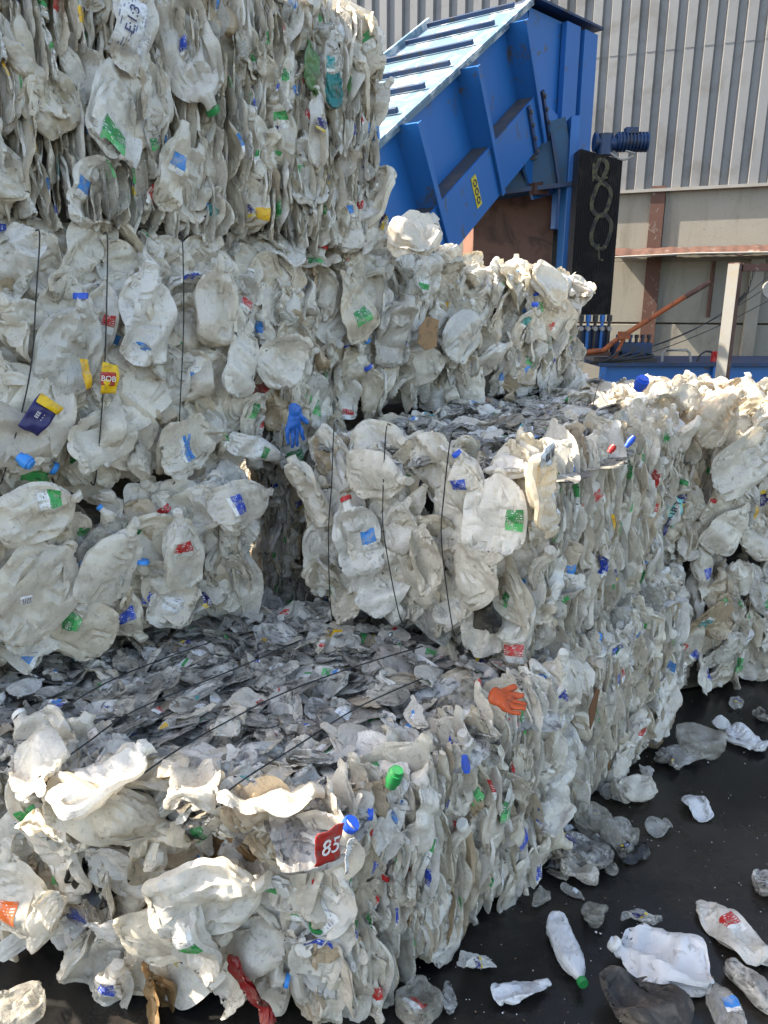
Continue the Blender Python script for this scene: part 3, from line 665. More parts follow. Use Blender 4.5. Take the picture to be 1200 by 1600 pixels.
mb = MB(); mb.prism([hp(.08, -.12, 3.36), hp(.36, -.12, 3.42), hp(.36, -.12, 3.26), hp(.08, -.12, 3.24)], qp*.08); mb.build('torn_rubber_flap', 'rust', cv)
def slab(poly, Y, d, name, mat, parent, bevel=0.):
    mb = MB(); mb.prism([atY(x, y, Y) for x, y in poly], (0, d, 0)); return mb.build(name, mat, parent, bevel=bevel)
slab([(762, 306), (838, 196), (884, 182), (898, 286)], 9.35, 1.2, 'hopper_chute', 'teal_paint', cv)
slab([(764, 299), (896, 283), (896, 290), (764, 306)], 9.27, .06, 'hopper_rim', 'dark_blue_paint', cv)
slab([(860, 206), (864, 206), (877, 286), (872, 286)], 9.27, .06, 'hopper_rib', 'dark_blue_paint', cv)
f_ = slab([(823, 230), (834, 227), (840, 247), (829, 250)], 9.30, .04, 'inspection_window', 'grey_steel', cv); slab([(826, 233), (832, 231), (837, 245), (831, 247)], 9.285, .02, 'window_opening', 'black_steel', f_)
# warning sign on lower panel: yellow plate, three dark rings
sc0 = cp(-2.45, .202, -.98)
mb = MB(); mb.box(sc0, (W_.cross(Vector((0, 0, 1))).normalized()*.0+D_*.055, W_*.003, N_*.15)); sg = mb.build('warning_sign', 'sign_yellow', cv)
for q in (-1, 0, 1):
    mb = MB(); c = sc0+N_*q*.085+W_*.004
    mb.tube([c+(D_*math.cos(a)+N_*math.sin(a))*.03 for a in [k*math.pi/8 for k in range(17)]], .0075, 6); mb.build('warning_symbol', 'ink_dark', sg)
# support leg under the conveyor
mb = MB(); b0 = cp(-3.6, -.1, -1.26); mb.box(Vector((b0.x, b0.y, b0.z/2)), (Vector((.07, 0, 0)), Vector((0, .07, 0)), Vector((0, 0, b0.z/2)))); mb.build('support_leg', 'blue_paint', cv)
mb = MB(); b0 = cp(-3.6, -1.15, -1.26); mb.box(Vector((b0.x, b0.y, b0.z/2)), (Vector((.07, 0, 0)), Vector((0, .07, 0)), Vector((0, 0, b0.z/2)))); mb.build('support_leg', 'blue_paint', cv)

# ------------------------------------------------------------------ baler press under the hood
bl = thing('baler_press', (2.6, 9.6, 0), 'baling machine with brown chamber, blue column and tall black ribbed guard under the conveyor hood', 'baler')
def gbox(x0, x1, yt, Y, d, z0, name, mat, par, bevel=0.):
    a = atY(x0, yt, Y); b = atY(x1, yt, Y); mb = MB(); mb.box(((a.x+b.x)/2, Y+d/2, (a.z+z0)/2), (Vector(((b.x-a.x)/2, 0, 0)), Vector((0, d/2, 0)), Vector((0, 0, (a.z-z0)/2)))); return mb.build(name, mat, par, bevel=bevel)
gbox(741, 868, 303, 9.9, 1.2, 0, 'brown_chamber', 'brown_paint', bl, .01)
gbox(868, 893, 288, 10.3, 1.0, 0, 'dark_recess', 'black_steel', bl)
gbox(893, 907, 180, 9.3, .35, 0, 'blue_column', 'blue_paint', bl, .01)
# black guard: ribbed sheet box
g0 = atY(907, 232, 9.0); g1 = atY(973, 250, 9.0); zb = atY(905, 492, 9.0).z
mb = MB(); nx = 22; V = []
for i in range(nx*2+1):
    f = i/(nx*2); x = g0.x+(g1.x-g0.x)*f; y = 9.0+.0+(.018 if (i//1) % 2 else 0); zt = g0.z+(g1.z-g0.z)*f
    V += [(x, y, zb), (x, y, zt)]
mb.add(V, [(2*i, 2*i+2, 2*i+3, 2*i+1) for i in range(nx*2)]); mb.prism([(g0.x, 9.03, zb), (g1.x, 9.03, zb), (g1.x, 9.03, g1.z), (g0.x, 9.03, g0.z)], (0, .35, 0))
gd = mb.build('ribbed_guard', 'black_steel', bl, recalc=False)
mb = MB()
for py0, rr in ((265, .085), (312, .14), (362, .15)):
    c = atY(940, py0, 8.975); ln = rr*1.25
    mb.tube([c+Vector((math.cos(a)*rr*.72+.012*math.sin(3*a), 0, math.sin(a)*ln)) for a in [k*math.pi/12-.5 for k in range(25)]], .026, 6)
c = atY(940, 285, 8.975); mb.tube([c+Vector((-.1, 0, .2)), c+Vector((-.09, 0, .02)), c+Vector((.07, 0, .05))], .017, 6); c = atY(938, 388, 8.975); mb.tube([c+Vector((-.02, 0, .05)), c+Vector((0, 0, -.12)), c+Vector((.05, 0, -.13))], .014, 6)
mb.v = [(x, 8.992+(y-8.975)*.12, z) for x, y, z in mb.v]; mb.build('sprayed_marking', 'yellow_spray', gd, True)
# motor
mt = atY(985, 222, 9.1)
mb = MB(); a = atY(928, 222, 9.1); b = atY(962, 225, 9.1); cc = atY(1011, 221, 9.1)
mb.tube([a, a+Vector((.03, 0, 0)), a+Vector((.031, 0, 0)), b], [.10, .10, .07, .07], 18); mb.tube([a+Vector((.12, 0, .08)), a+Vector((.12, 0, -.14))], .09, 16); gb = mb.build('gearbox', 'dark_blue_paint', bl, True)
mb = MB(); P = []; rs = []; nfin = 9; L = cc.x-b.x
for k in range(nfin*2):
    P += [b+Vector((L*k/(nfin*2), 0, .02)), b+Vector((L*(k+.99)/(nfin*2), 0, .02))]; rs += [.105 if k % 2 else .088]*2
mb.tube(P, rs, 22); mb.box(b+Vector((L*.45, -.02, .13)), (Vector((.07, 0, 0)), Vector((0, .05, 0)), Vector((0, 0, .03)))); mb.build('motor', 'dark_blue_paint', bl, True)
mb = MB(); mb.tube(smooth_path([a+Vector((.15, -.05, -.1)), a+Vector((.3, -.1, -.2)), a+Vector((.45, -.08, -.14)), b+Vector((.1, -.05, -.08))]), .012, 6); mb.build('motor_cable', 'white_paint', bl, True)
# hydraulic manifold
mb = MB(); mfa = atY(903, 495, 8.6); mfb = atY(958, 495, 8.6); zb2 = atY(905, 542, 8.6).z
mb.box(((mfa.x+mfb.x)/2, 8.75, (mfa.z+zb2)/2-.1), (Vector(((mfb.x-mfa.x)/2, 0, 0)), Vector((0, .1, 0)), Vector((0, 0, (mfa.z-zb2)/2)))); mf = mb.build('valve_manifold', 'dark_blue_paint', bl, bevel=.01)
for k in range(5):
    x = mfa.x+(mfb.x-mfa.x)*(k+.5)/5
    mb = MB(); mb.tube([(x, 8.6, mfa.z+.02), (x, 8.6, mfa.z-.05), (x, 8.6, mfa.z-.051), (x, 8.6, zb2-.08)], [.03, .03, .018, .018], 10); mb.build('valve_stem', 'blue_paint' if k % 2 else 'black_steel', mf, True)
    mb = MB(); mb.tube([(x, 8.56, mfa.z-.13), (x, 8.64, mfa.z-.13)], .026, 8); mb.build('valve_nut', 'white_paint', mf, True)
# hinge detail on the column
for py in (350, 372):
    c = atY(899, py, 9.25); mb = MB(); mb.box(c, (Vector((.035, 0, 0)), Vector((0, .03, 0)), Vector((0, 0, .03)))); mb.tube([c+Vector((0, -.04, .05)), c+Vector((0, -.04, -.05))], .014, 8); mb.build('hinge_block', 'white_paint', bl)

# baler bed and things standing on it
bd = thing('machine_bed', (5, 8.3, 0), 'long dark blue steel machine bed behind the right hand bales', 'machine bed')
zt = atY(1000, 567, 8.3).z; xL = atY(936, 567, 8.3).x
mb = MB(); mb.box(((xL+8)/2, 8.9, zt-.02), (Vector(((8-xL)/2, 0, 0)), Vector((0, .6, 0)), Vector((0, 0, .02)))); mb.build('bed_plate', 'dark_blue_paint', bd)
mb = MB(); mb.box(((xL+8)/2+.05, 8.4, zt-.27), (Vector(((8-xL)/2-.05, 0, 0)), Vector((0, .03, 0)), Vector((0, 0, .228)))); mb.build('bed_beam', 'blue_paint', bd, bevel=.01)
mb = MB(); mb.box(((xL+8)/2+.05, 8.34, zt-.52), (Vector(((8-xL)/2-.05, 0, 0)), Vector((0, .06, 0)), Vector((0, 0, .02)))); mb.box(((xL+8)/2+.1, 8.7, (zt-.55)/2), (Vector(((8-xL)/2-.2, 0, 0)), Vector((0, .2, 0)), Vector((0, 0, (zt-.55)/2)))); mb.build('bed_base', 'black_steel', bd)
for k in range(4):
    x = xL+.06+k*1.25; mb = MB(); mb.box((x, 8.34, zt-.27), (Vector((.03, 0, 0)), Vector((0, .03, 0)), Vector((0, 0, .225)))); mb.build('bed_stiffener', 'blue_paint', bd)
va = thing('hydraulic_valve_block', (*atY(985, 562, 8.6).xy, zt), 'dark blue valve block with hoses on the machine bed beside the orange lever', 'valve block')
mb = MB(); c = atY(985, 549, 8.6); mb.box(c, (Vector((.21, 0, 0)), Vector((0, .12, 0)), Vector((0, 0, .10)))); mb.build('valve_body', 'dark_blue_paint', va, bevel=.012)
for k in range(6):
    p = c+Vector((-.18+k*.07, -.08, .1)); mb = MB(); mb.tube([p, p+Vector((0, 0, .05)), p+Vector((0, 0, .051)), p+Vector((0, 0, .09))], [.018, .018, .026, .026], 8); mb.build('valve_knob', 'black_steel' if k % 2 else 'dark_blue_paint', va, True)
mb = MB()
for k in range(4): mb.tube(smooth_path([c+Vector((-.15+k*.1, -.12, -.02)), c+Vector((-.2+k*.12, -.25, .02-.02*k)), c+Vector((-.35+k*.05, -.3, -.08)), c+Vector((-.5, -.2, -.12))]), .014, 6)
mb.build('hoses', 'black_steel', va, True)
mb = MB(); c1 = atY(990, 566, 8.45); mb.box(c1+Vector((-.1, 0, .02)), (Vector((.32, 0, 0)), Vector((0, .12, 0)), Vector((0, 0, .03)))); mb.build('mounting_plate', 'black_steel', va)
lv = thing('lever_bar', atY(935, 548, 8.3), 'long rusty orange lever bar slanting up in front of the concrete wall', 'lever')
P = [atY(900, 553, 8.35), atY(925, 549, 8.35), atY(943, 547, 8.35), atY(953, 539, 8.35), atY(970, 527, 8.35), atY(1070, 464, 8.35)]
mb = MB(); mb.tube(smooth_path(P), .028, 10); mb.build('bar', 'orange_paint', lv, True)
mb = MB(); mb.tube([P[-1], atY(1109, 441, 8.35)], .03, 10); mb.build('grip', 'rust', lv, True)
mb = MB(); mb.box(atY(975, 524, 8.35), (Vector((.055, 0, 0)), Vector((0, .05, 0)), Vector((0, 0, .04)))); mb.tube([atY(975, 528, 8.35), atY(960, 560, 8.35)], .02, 8); mb.build('pivot_bracket', 'orange_paint', lv)
mb = MB(); mb.tube([atY(898, 545, 8.4), atY(898, 556, 8.4)], .05, 12); mb.box(atY(925, 553, 8.4), (Vector((.2, 0, 0)), Vector((0, .04, 0)), Vector((0, 0, .02)))); mb.build('lever_base', 'rust', lv)
# white tube handle
P = [atY(1034, 570, 8.5), atY(1035, 552, 8.5), atY(1040, 547, 8.5), atY(1073, 547, 8.5), atY(1078, 552, 8.5), atY(1079, 570, 8.5)]
mb = MB(); mb.tube(P, .016, 8); tag(mb.build('bent_tube', 'white_paint', None, True), 'white bent tube handle standing on the blue machine bed', 'tube')
rl = thing('red_limit_switch', atY(1117, 568, 8.5), 'small red switch with a black hose on the machine bed near the post', 'switch')
mb = MB(); mb.box(atY(1117, 558, 8.5), (Vector((.035, 0, 0)), Vector((0, .03, 0)), Vector((0, 0, .065)))); mb.box(atY(1120, 553, 8.46), (Vector((.02, 0, 0)), Vector((0, .03, 0)), Vector((0, 0, .03)))); mb.build('switch_body', 'red_plastic', rl, bevel=.006)
mb = MB(); mb.tube(smooth_path([atY(1112, 550, 8.5), atY(1103, 549, 8.5), atY(1093, 556, 8.5), atY(1089, 567, 8.5)]), .012, 6); mb.build('hose', 'black_steel', rl, True)
# post with top bar
ps = thing('post_frame', (*atY(1150, 500, 7.5).xy, 0), 'brown steel post, sunlit left side coloured pale, with a dark crossbar standing at the right edge', 'post')
pa = atY(1150, 411, 7.5); mb = MB(); d1 = Vector((.75, -.66, 0)); d2 = Vector((.66, .75, 0))
mb.box((pa.x, pa.y, pa.z/2), (d1*.055, d2*.055, Vector((0, 0, pa.z/2)))); po = mb.build('post', 'rust', ps, bevel=.004)
mb = MB(); nl_ = -d2*.0+Vector((-.75, .66, 0)); mb.box(Vector((pa.x, pa.y, pa.z/2))-d2*.0575, (d1*.052, d2*.003, Vector((0, 0, pa.z/2-.01)))); mb.build('sunlit_face', 'white_paint', ps)  # pale slab over the rust: sunlight on the left side put into colour
mb = MB(); mb.box((pa.x+.06+1.2, 7.5, pa.z-.04), (Vector((1.2, 0, 0)), Vector((0, .035, 0)), Vector((0, 0, .035)))); mb.build('crossbar', 'rust', ps)
ch = MB(); p0 = atY(1179, 418, 7.5)
for k in range(8):
    c = p0+Vector((-.005*k, 0, -.028*k-.02)); ch.tube([c+Vector((math.cos(a)*.009*(k % 2), math.cos(a)*.009*((k+1) % 2), math.sin(a)*.017)) for a in [q*math.pi/4 for q in range(9)]], .0035, 5)
ch.tube(smooth_path([p0+Vector((-.05, 0, -.24)), p0+Vector((-.1, 0, -.3)), p0+Vector((-.14, 0, -.36)), p0+Vector((-.17, 0, -.38))]), .02, 6)
tag(ch.build('hanging_chain', 'black_steel', None, True), 'short dark chain with a hook hanging from the dark crossbar', 'chain')
fl = thing('round_lamp', atY(1206, 452, 7.4), 'round pale lamp head at the right edge below the crossbar', 'lamp')
mb = MB(); c = atY(1206, 452, 7.4); mb.tube([c+Vector((.0, .0, 0)), c+Vector((0, .05, 0)), c+Vector((0, .1, 0))], [.085, .08, .04], 18); mb.build('lamp_housing', 'white_paint', fl, True)
mb = MB(); mb.tube([c+Vector((.04, .05, .08)), c+Vector((.04, .08, .26))], .012, 6); mb.build('lamp_bracket', 'black_steel', fl)
# dark tubes standing in for the wire shadows on the wall
mb = MB()
for a, b, sg_ in (((965, 556), (1200, 448), .1), ((1000, 545), (1200, 432), .14), ((980, 562), (1200, 470), .06)):
    p, q = atY(*a, 8.9), atY(*b, 8.9); mb.tube([p.lerp(q, k/12)-Vector((0, 0, sg_*4*(k/12)*(1-k/12))) for k in range(13)], .005, 5)
tag(mb.build('wire_shadow_lines', 'black_steel', None, True), 'thin dark diagonal lines standing in for wire shadows on the concrete wall', 'shadow lines')

# ------------------------------------------------------------------ bales
def off(pts, d): return pts
B = {}
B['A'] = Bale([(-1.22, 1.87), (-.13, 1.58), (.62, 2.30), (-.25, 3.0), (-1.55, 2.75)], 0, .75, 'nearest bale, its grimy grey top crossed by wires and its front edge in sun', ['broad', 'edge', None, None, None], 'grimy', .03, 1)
B['C1'] = Bale([(-.2, 3.08), (.66, 2.44), (1.36, 3.14), (.5, 3.9)], 0, .76, 'ground level bale behind the orange glove, under the bale with the dark grimy top', [None, 'edge', None, None], 'clean', .03, 2)
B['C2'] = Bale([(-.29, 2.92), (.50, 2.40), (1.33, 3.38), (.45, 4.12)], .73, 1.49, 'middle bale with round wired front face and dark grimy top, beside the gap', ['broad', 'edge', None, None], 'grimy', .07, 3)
B['R1'] = Bale([(1.36, 3.36), (2.62, 3.78), (2.2, 4.9), (.98, 4.4)], 0, .77, 'ground level bale at the right edge beside the wet floor', ['mix', None, None, 'mix'], None, .03, 4)
B['R2'] = Bale([(1.30, 3.40), (2.62, 3.76), (2.2, 4.85), (.95, 4.45)], .75, 1.47, 'right edge upper bale with bright sunlit top in front of the blue machine bed', ['mix', None, None, 'mix'], 'heap', .03, 5)
B['T2'] = Bale([(-1.95, 1.86), (-.58, 2.87), (-1.15, 3.75), (-2.6, 2.7)], .74, 1.33, 'left low bale directly above the grimy top of the nearest bale', ['broad', 'mix', None, None], None, .08, 6)
B['T3'] = Bale([(-1.97, 1.90), (-.36, 3.29), (-1.1, 4.05), (-2.6, 2.7)], 1.31, 2.24, 'left bale of large flattened jugs holding the red and yellow label, third tier', ['broad', None, None, None], 'clean', .10, 7)
B['T4'] = Bale([(-1.97, 1.90), (-.02, 3.58), (-.75, 4.4), (-2.6, 2.7)], 2.21, 3.14, 'topmost bale at upper left, tightly packed in narrow vertical folds', ['edge', 'mix', None, None], 'clean', .03, 8)
B['M3'] = Bale([(-.37, 3.36), (.39, 4.06), (-.3, 4.8), (-1.05, 4.1)], 1.44, 2.24, 'third tier bale with a piece of brown cardboard, right of the large jug bale', ['mix', 'mix', None, None], 'heap', .03, 9)
B['R3'] = Bale([(.43, 4.03), (1.24, 4.78), (.5, 5.55), (-.28, 4.8)], 1.44, 2.14, 'sunlit topped third tier bale below the blue conveyor', ['mix', 'mix', None, None], 'heap', .03, 10)
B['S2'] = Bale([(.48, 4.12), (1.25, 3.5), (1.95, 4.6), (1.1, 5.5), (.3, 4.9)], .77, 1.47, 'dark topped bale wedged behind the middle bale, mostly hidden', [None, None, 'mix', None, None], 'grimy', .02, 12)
# bales that carry the upper tiers and are hidden behind the front ones
B['H1'] = Bale([(-2.1, 2.3), (-1.5, 2.78), (-.5, 3.2), (-1.1, 4.1), (-2.6, 3.1)], 0, .72, 'hidden bottom bale carrying the left stack', [None]*5, None, .0, 13)
B['H2'] = Bale([(-.62, 3.42), (-.20, 3.42), (.4, 4.1), (1.1, 5.2), (-.9, 4.8)], .0, 1.46, 'hidden bale carrying the third tier at the back', ['edge', None, None, None, None], None, .0, 14)
B['H3'] = Bale([(.55, 4.1), (1.2, 3.6), (1.9, 4.6), (1.1, 5.4)], 0, .74, 'hidden bottom bale behind the middle stack', [None]*4, None, .0, 15)

# particular bottles read off the photograph ------------------------------------------------
A = B['A']
A.special(330, 1400, 0, 'neck', 0, 80, 1.25, out=.10, plabel='large flattened jug on the sunlit corner')
A.special(170, 1280, 0, 'neck', 2, 120, 1.15, out=.10); A.special(90, 1300, 0, 'chunk', 0, 60, 1.1, out=.08)
A.special(270, 1470, 0, 'broad', 0, 75, 1.1, out=.08); A.special(20, 1400, 0, 'broad', 2, 20, 1.1, lab='orange_print', out=.09, plabel='flattened bottle with orange label')
A.special(70, 1440, 0, 'neck', 3, 200, 1.2, out=.09); A.special(170, 1560, 0, 'neck', 4, 20, 1.0, lab='blue_print', out=.06); A.special(300, 1480, 0, 'neck', 5, 170, 1.0, lab='green_white_print', out=.14)
A.special(865, 1265, 1, 'chunk', 4, 60, .9, out=.05, plabel='torn white container sticking out of the right face'); A.special(820, 1370, 1, 'broad', 3, 10, 1.0, out=.0, yoff=(.3, 0)); A.special(660, 1280, 1, 'neck', 3, 175, 1.0, out=.03, cap='green_plastic')
A.special(160, 1215, 'top', 'neck', 0, 60, 1.1, out=.03); A.special(60, 1200, 'top', 'neck', 5, 150, 1., out=.03); A.special(420, 1245, 'top', 'neck', 1, 100, .9, out=.03)
A.special(310, 1230, 'top', 'chunk', 2, 10, .9, out=.03); A.special(230, 1200, 'top', 'neck', 4, 95, .9, out=.02)
A.special(390, 1550, 0, 'fold', 1, -38, .9, mat='tint_red', out=.06, key='y', plabel='dark red crushed bottle'); A.special(240, 1570, 0, 'fold', 3, 10, .9, mat='tint_tan', out=.05)
C2 = B['C2']
C2.special(560, 840, 0, 'neck', 1, 5, 1.1, lab='light_blue_print', out=.03); C2.special(660, 880, 0, 'fold', 5, 10, 1.0, out=.09); C2.special(740, 900, 0, 'broad', 2, 70, 1.25, out=.04)
C2.special(775, 800, 0, 'broad', 4, 10, 1.0, lab='green_print', out=.09, yoff=(.5, 0)); C2.special(735, 760, 0, 'neck', 2, 0, .9, lab='blue_print', out=.03); C2.special(480, 770, 0, 'neck', 4, 340, 1., out=.03); C2.special(590, 745, 0, 'broad', 0, 90, 1.05, out=.05)
C2.special(850, 770, 1, 'neck', 0, 185, 1.0, lab='white_print', out=.05)
T3 = B['T3']
T3.special(300, 690, 0, 'broad', 5, 70, 1.2, lab='light_blue_print', out=.10); T3.special(160, 690, 0, 'neck', 1, 95, 1.1, out=.08); T3.special(110, 540, 0, 'neck', 0, 20, 1.2, out=.04)
T3.special(230, 490, 0, 'broad', 1, 10, 1.25, out=.08); T3.special(380, 560, 0, 'broad', 8, 20, 1.1, out=.05); T3.special(340, 470, 0, 'neck', 5, 10, 1.1, out=.06); T3.special(50, 640, 0, 'broad', 4, 40, 1.25, out=.05)
T3.special(20, 700, 0, 'neck', 2, 150, 1.1, out=.09, cap='light_blue_plastic'); T3.special(400, 700, 0, 'neck', 3, 100, 1.2, lab='green_white_print', out=.06); T3.special(445, 560, 0, 'chunk', 2, 60, 1.1, out=.05)
T2 = B['T2']
T2.special(60, 920, 0, 'broad', 4, 60, 1.3, out=.06); T2.special(60, 800, 0, 'neck', 0, 80, 1.1, lab='green_white_print', out=.06); T2.special(180, 880, 0, 'broad', 0, 30, 1.15, out=.05); T2.special(290, 860, 0, 'neck', 2, 10, 1.1, lab='red_print', out=.04); T2.special(380, 790, 0, 'broad', 2, 100, 1.1, lab='blue_print', out=.05)
T4 = B['T4']
T4.special(190, 160, 0, 'broad', 3, 15, 1.35, lab='green_print', out=.07, plabel='large flattened grey white jug'); T4.special(290, 80, 0, 'neck', 1, 175, 1.3, out=.04); T4.special(270, 260, 0, 'neck', 3, 5, 1.25, lab='light_blue_print', out=.05)
T4.special(210, 30, 0, 'broad', 1, 15, 1.1, lab='white_print', out=.09); T4.special(330, 120, 0, 'fold', 1, 5, 1.0, lab='red_print', out=.05); T4.special(488, 105, 0, 'fold', 1, 0, 1.0, mat='tint_green', out=.05); T4.special(522, 130, 0, 'fold', 4, 0, .8, mat='tint_teal', out=.05); T4.special(500, 200, 0, 'broad', 6, 5, 1.2, out=.04); T4.special(520, 110, 0, 'fold', 4, 0, 1.1, lab='teal_print', out=.04)
R2 = B['R2']
R2.special(1130, 650, 0, 'broad', 0, 40, 1.1, out=.07); R2.special(1060, 690, 0, 'neck', 3, 20, 1.1, out=.06); R2.special(1140, 830, 0, 'broad', 2, 60, 1.1, out=.04); R2.special(1165, 720, 0, 'broad', 9, 60, 1.3, out=.07); R2.special(1055, 800, 0, 'neck', 4, 10, 1.0, lab='navy_print', out=.06)
R2.special(1060, 600, 'top', 'fold', 4, 35, 1.0, out=.09, yoff=(.2, -.7)); R2.special(1000, 600, 'top', 'neck', 0, 100, .8, out=.05, cap='blue_plastic')
C1 = B['C1']
C1.special(880, 1080, 1, 'neck', 2, 10, 1.1, out=.05); C1.special(985, 1170, 1, 'neck', 4, 20, 1.05, lab='red_print', out=.07); C1.special(1040, 1100, 1, 'broad', 1, 20, 1.1, out=.03)
M3 = B['M3']
M3.special(560, 480, 0, 'broad', 2, 0, 1.2, lab='green_print', out=.05); M3.special(620, 520, 0, 'neck', 1, 30, 1.2, out=.05); R3 = B['R3']; R3.special(730, 520, 0, 'broad', 0, 60, 1.3, out=.04); R3.special(860, 450, 0, 'neck', 2, 160, 1.1, out=.05)
R3.special(655, 360, 'top', 'neck', 5, 20, .9, out=.10, yoff=(0, -.9))
for k, b in B.items(): b.finish(86 if k[0] != 'H' else 0)
A.strap_px([(60, 1130), (160, 1070), (240, 1035), (330, 1003)], 'top', .035); A.strap_px([(60, 1215), (130, 1165), (215, 1108), (370, 1044), (470, 1000)], 'top', .035)
A.strap_px([(225, 1208), (280, 1170), (350, 1130), (445, 1082), (560, 1040), (660, 1010)], 'top', .045); A.strap_px([(335, 1253), (385, 1215), (460, 1168), (560, 1105), (660, 1060)], 'top', .045)
C2.strap_px([(522, 668), (518, 760), (513, 840), (518, 960)], 0, .035); C2.strap_px([(603, 675), (598, 790), (602, 850), (625, 965)], 0, .04); C2.strap_px([(704, 685), (694, 770), (690, 850), (708, 985)], 0, .045)
C2.strap_px([(925, 640), (935, 600), (945, 580)], 'top', .06)
T3.strap_px([(62, 370), (56, 470), (50, 560), (35, 640), (5, 745)], 0, .06); T3.strap_px([(168, 375), (166, 500), (162, 600), (150, 745)], 0, .05); T3.strap_px([(285, 375), (287, 500), (282, 620), (275, 745)], 0, .045)

# printed words -----------------------------------------------------------------------------
def printed(bale, edge, px, py, ang, wd, ht, mat, out, body=None, tcol='ink_white', tsize=.03, plabel=None):
    """a stiff curved label panel on its scrap of bottle with real lettering"""
    a, b = bale.pts[edge], bale.pts[(edge+1) % len(bale.pts)]; t = (b-a).normalized(); nn = Vector((t.y, -t.x, 0)); p = atP(px, py, a+nn*(bale.bulge+out), nn)
    u = Vector((0, 0, 1)); r = t*math.cos(R(ang))+u*math.sin(R(ang)); up = nn.cross(r); V = []; UV = []; nx, ny = 12, 8
    for j in range(ny+1):
        for i in range(nx+1):
            x, y = (i/nx-.5)*wd, (j/ny-.5)*ht
            cur = -3.5*x*x+.004*math.sin(x*90+y*60+px)+.002*math.sin(y*150)
            V.append(p+r*x*(1+.06*math.sin(y*70))+up*y*(1+.08*math.sin(x*50+1))+nn*cur-bale.base); UV.append((i/nx, j/ny))
    F = [(j*(nx+1)+i, j*(nx+1)+i+1, (j+1)*(nx+1)+i+1, (j+1)*(nx+1)+i) for j in range(ny) for i in range(nx)]
    me = raw_mesh('printed_label', V, F, [mat], uv=UV); o = bpy.data.objects.new('printed_label', me); COL.objects.link(o); o.parent = bale.root
    sm = o.modifiers.new('s', 'SOLIDIFY'); sm.thickness = .0012
    if plabel: o['label'] = plabel
    if body:
        tx = text_on(body, bale.root, 'lettering', tcol, p+nn*.001, r, up, tsize, off=.003)
        mw = tx.matrix_basis.copy(); tx.parent = o; tx.matrix_parent_inverse = Matrix(); tx.matrix_basis = mw
    return o
simple('plain_red', (.42, .02, .015), .45, dirt=(.25, .10, .08), dscale=50, dlo=.52, dhi=.62); simple('plain_yellow', (.76, .47, .01), .45, dirt=(.5, .3, .05), dscale=60); simple('plain_navy', (.02, .02, .11), .4); simple('plain_aqua', (.12, .42, .42), .4, dirt=(.4, .6, .4), dscale=25)
printed(T3, 0, 172, 592, 80, .10, .055, 'plain_yellow', .13); printed(T3, 0, 169, 592, -8, .048, .042, 'plain_red', .136, 'BOB', 'ink_white', .026, 'red label on yellow reading BOB')
printed(T3, 0, 136, 585, 95, .10, .026, 'yellow_print', .12)
printed(T3, 0, 62, 650, 50, .12, .075, 'plain_navy', .12, 'EEE\n- - -', 'ink_white', .016); printed(T3, 0, 78, 632, 50, .032, .075, 'plain_yellow', .124, None)
printed(A, 1, 516, 1322, -12, .078, .085, 'plain_red', .09, '85', 'ink_white', .055, 'deep red label reading 85')
printed(A, 1, 545, 1337, -12, .014, .085, 'white_print', .092)
printed(R2, 0, 1052, 802, 72, .15, .085, 'plain_aqua', .10, 'FAIRY', 'ink_dark', .052, 'aqua label with dark lettering'); printed(R2, 0, 1040, 828, 70, .11, .022, 'plain_navy', .104)
printed(T4, 0, 207, 30, 70, .16, .09, 'white_print', .13, 'E:1:3', 'plain_navy', .045); printed(T4, 0, 503, 195, -20, .045, .04, 'navy_print', .08)
printed(T2, 0, 42, 938, 0, .035, .025, 'white_print', .12, '|||||', 'rust', .02)
printed(B['C2'], 1, 858, 712, 20, .085, .055, 'white_print', .06, 'III II', 'ink_dark', .035)

# big green screw lid on the near bale, pressed in; cardboard scrap; wood slats
def lid(bale, edge, px, py, r, h, mat, out, tiltv, label):
    a, b = bale.pts[edge], bale.pts[(edge+1) % len(bale.pts)]; t = (b-a).normalized(); nn = Vector((t.y, -t.x, 0)); p = atP(px, py, a+nn*(bale.bulge+out), nn)
    ax = (nn*tiltv[0]+Vector((0, 0, tiltv[1]))+t*tiltv[2]).normalized()
    mb = MB(); P = [p-ax*h, p-ax*h*.5, p-ax*h*.49, p+ax*h*.3, p+ax*h*.31, p+ax*h*.6, p+ax*h*.6]; mb.tube(P, [r*.75, r*.78, r, r*1.02, r*.8, r*.78, r*.01], 24); o = mb.build('screw_cap', mat, bale.root, True); o['label'] = label
lid(A, 1, 617, 1212, .020, .035, 'green_plastic', .07, (.3, .9, .1), 'green screw cap'); lid(T3, 0, 42, 722, .022, .03, 'light_blue_plastic', .17, (.5, -.5, .5), 'bright blue screw cap'); lid(A, 1, 728, 1197, .012, .03, 'blue_plastic', .06, (.2, -.9, 0), 'dark blue cap')
lid(R2, 0, 1003, 597, .030, .04, 'blue_plastic', .02, (.5, .8, 0), 'bright blue cap on the sunlit top'); lid(C2, 1, 986, 688, .012, .03, 'blue_plastic', .07, (.3, .6, .3), 'small blue cap'); lid(C2, 1, 957, 700, .012, .02, 'red_plastic', .06, (.3, .6, .3), 'small red cap')
def scrap(bale, edge, pts, mat, out, name, label=None):
    a, b = bale.pts[edge], bale.pts[(edge+1) % len(bale.pts)]; t = (b-a).normalized(); nn = Vector((t.y, -t.x, 0)); mb = MB()
    mb.prism([atP(x, y, a+nn*(bale.bulge+out), nn) for x, y in pts], -nn*.004); o = mb.build(name, mat, bale.root)
    if label: o['label'] = label
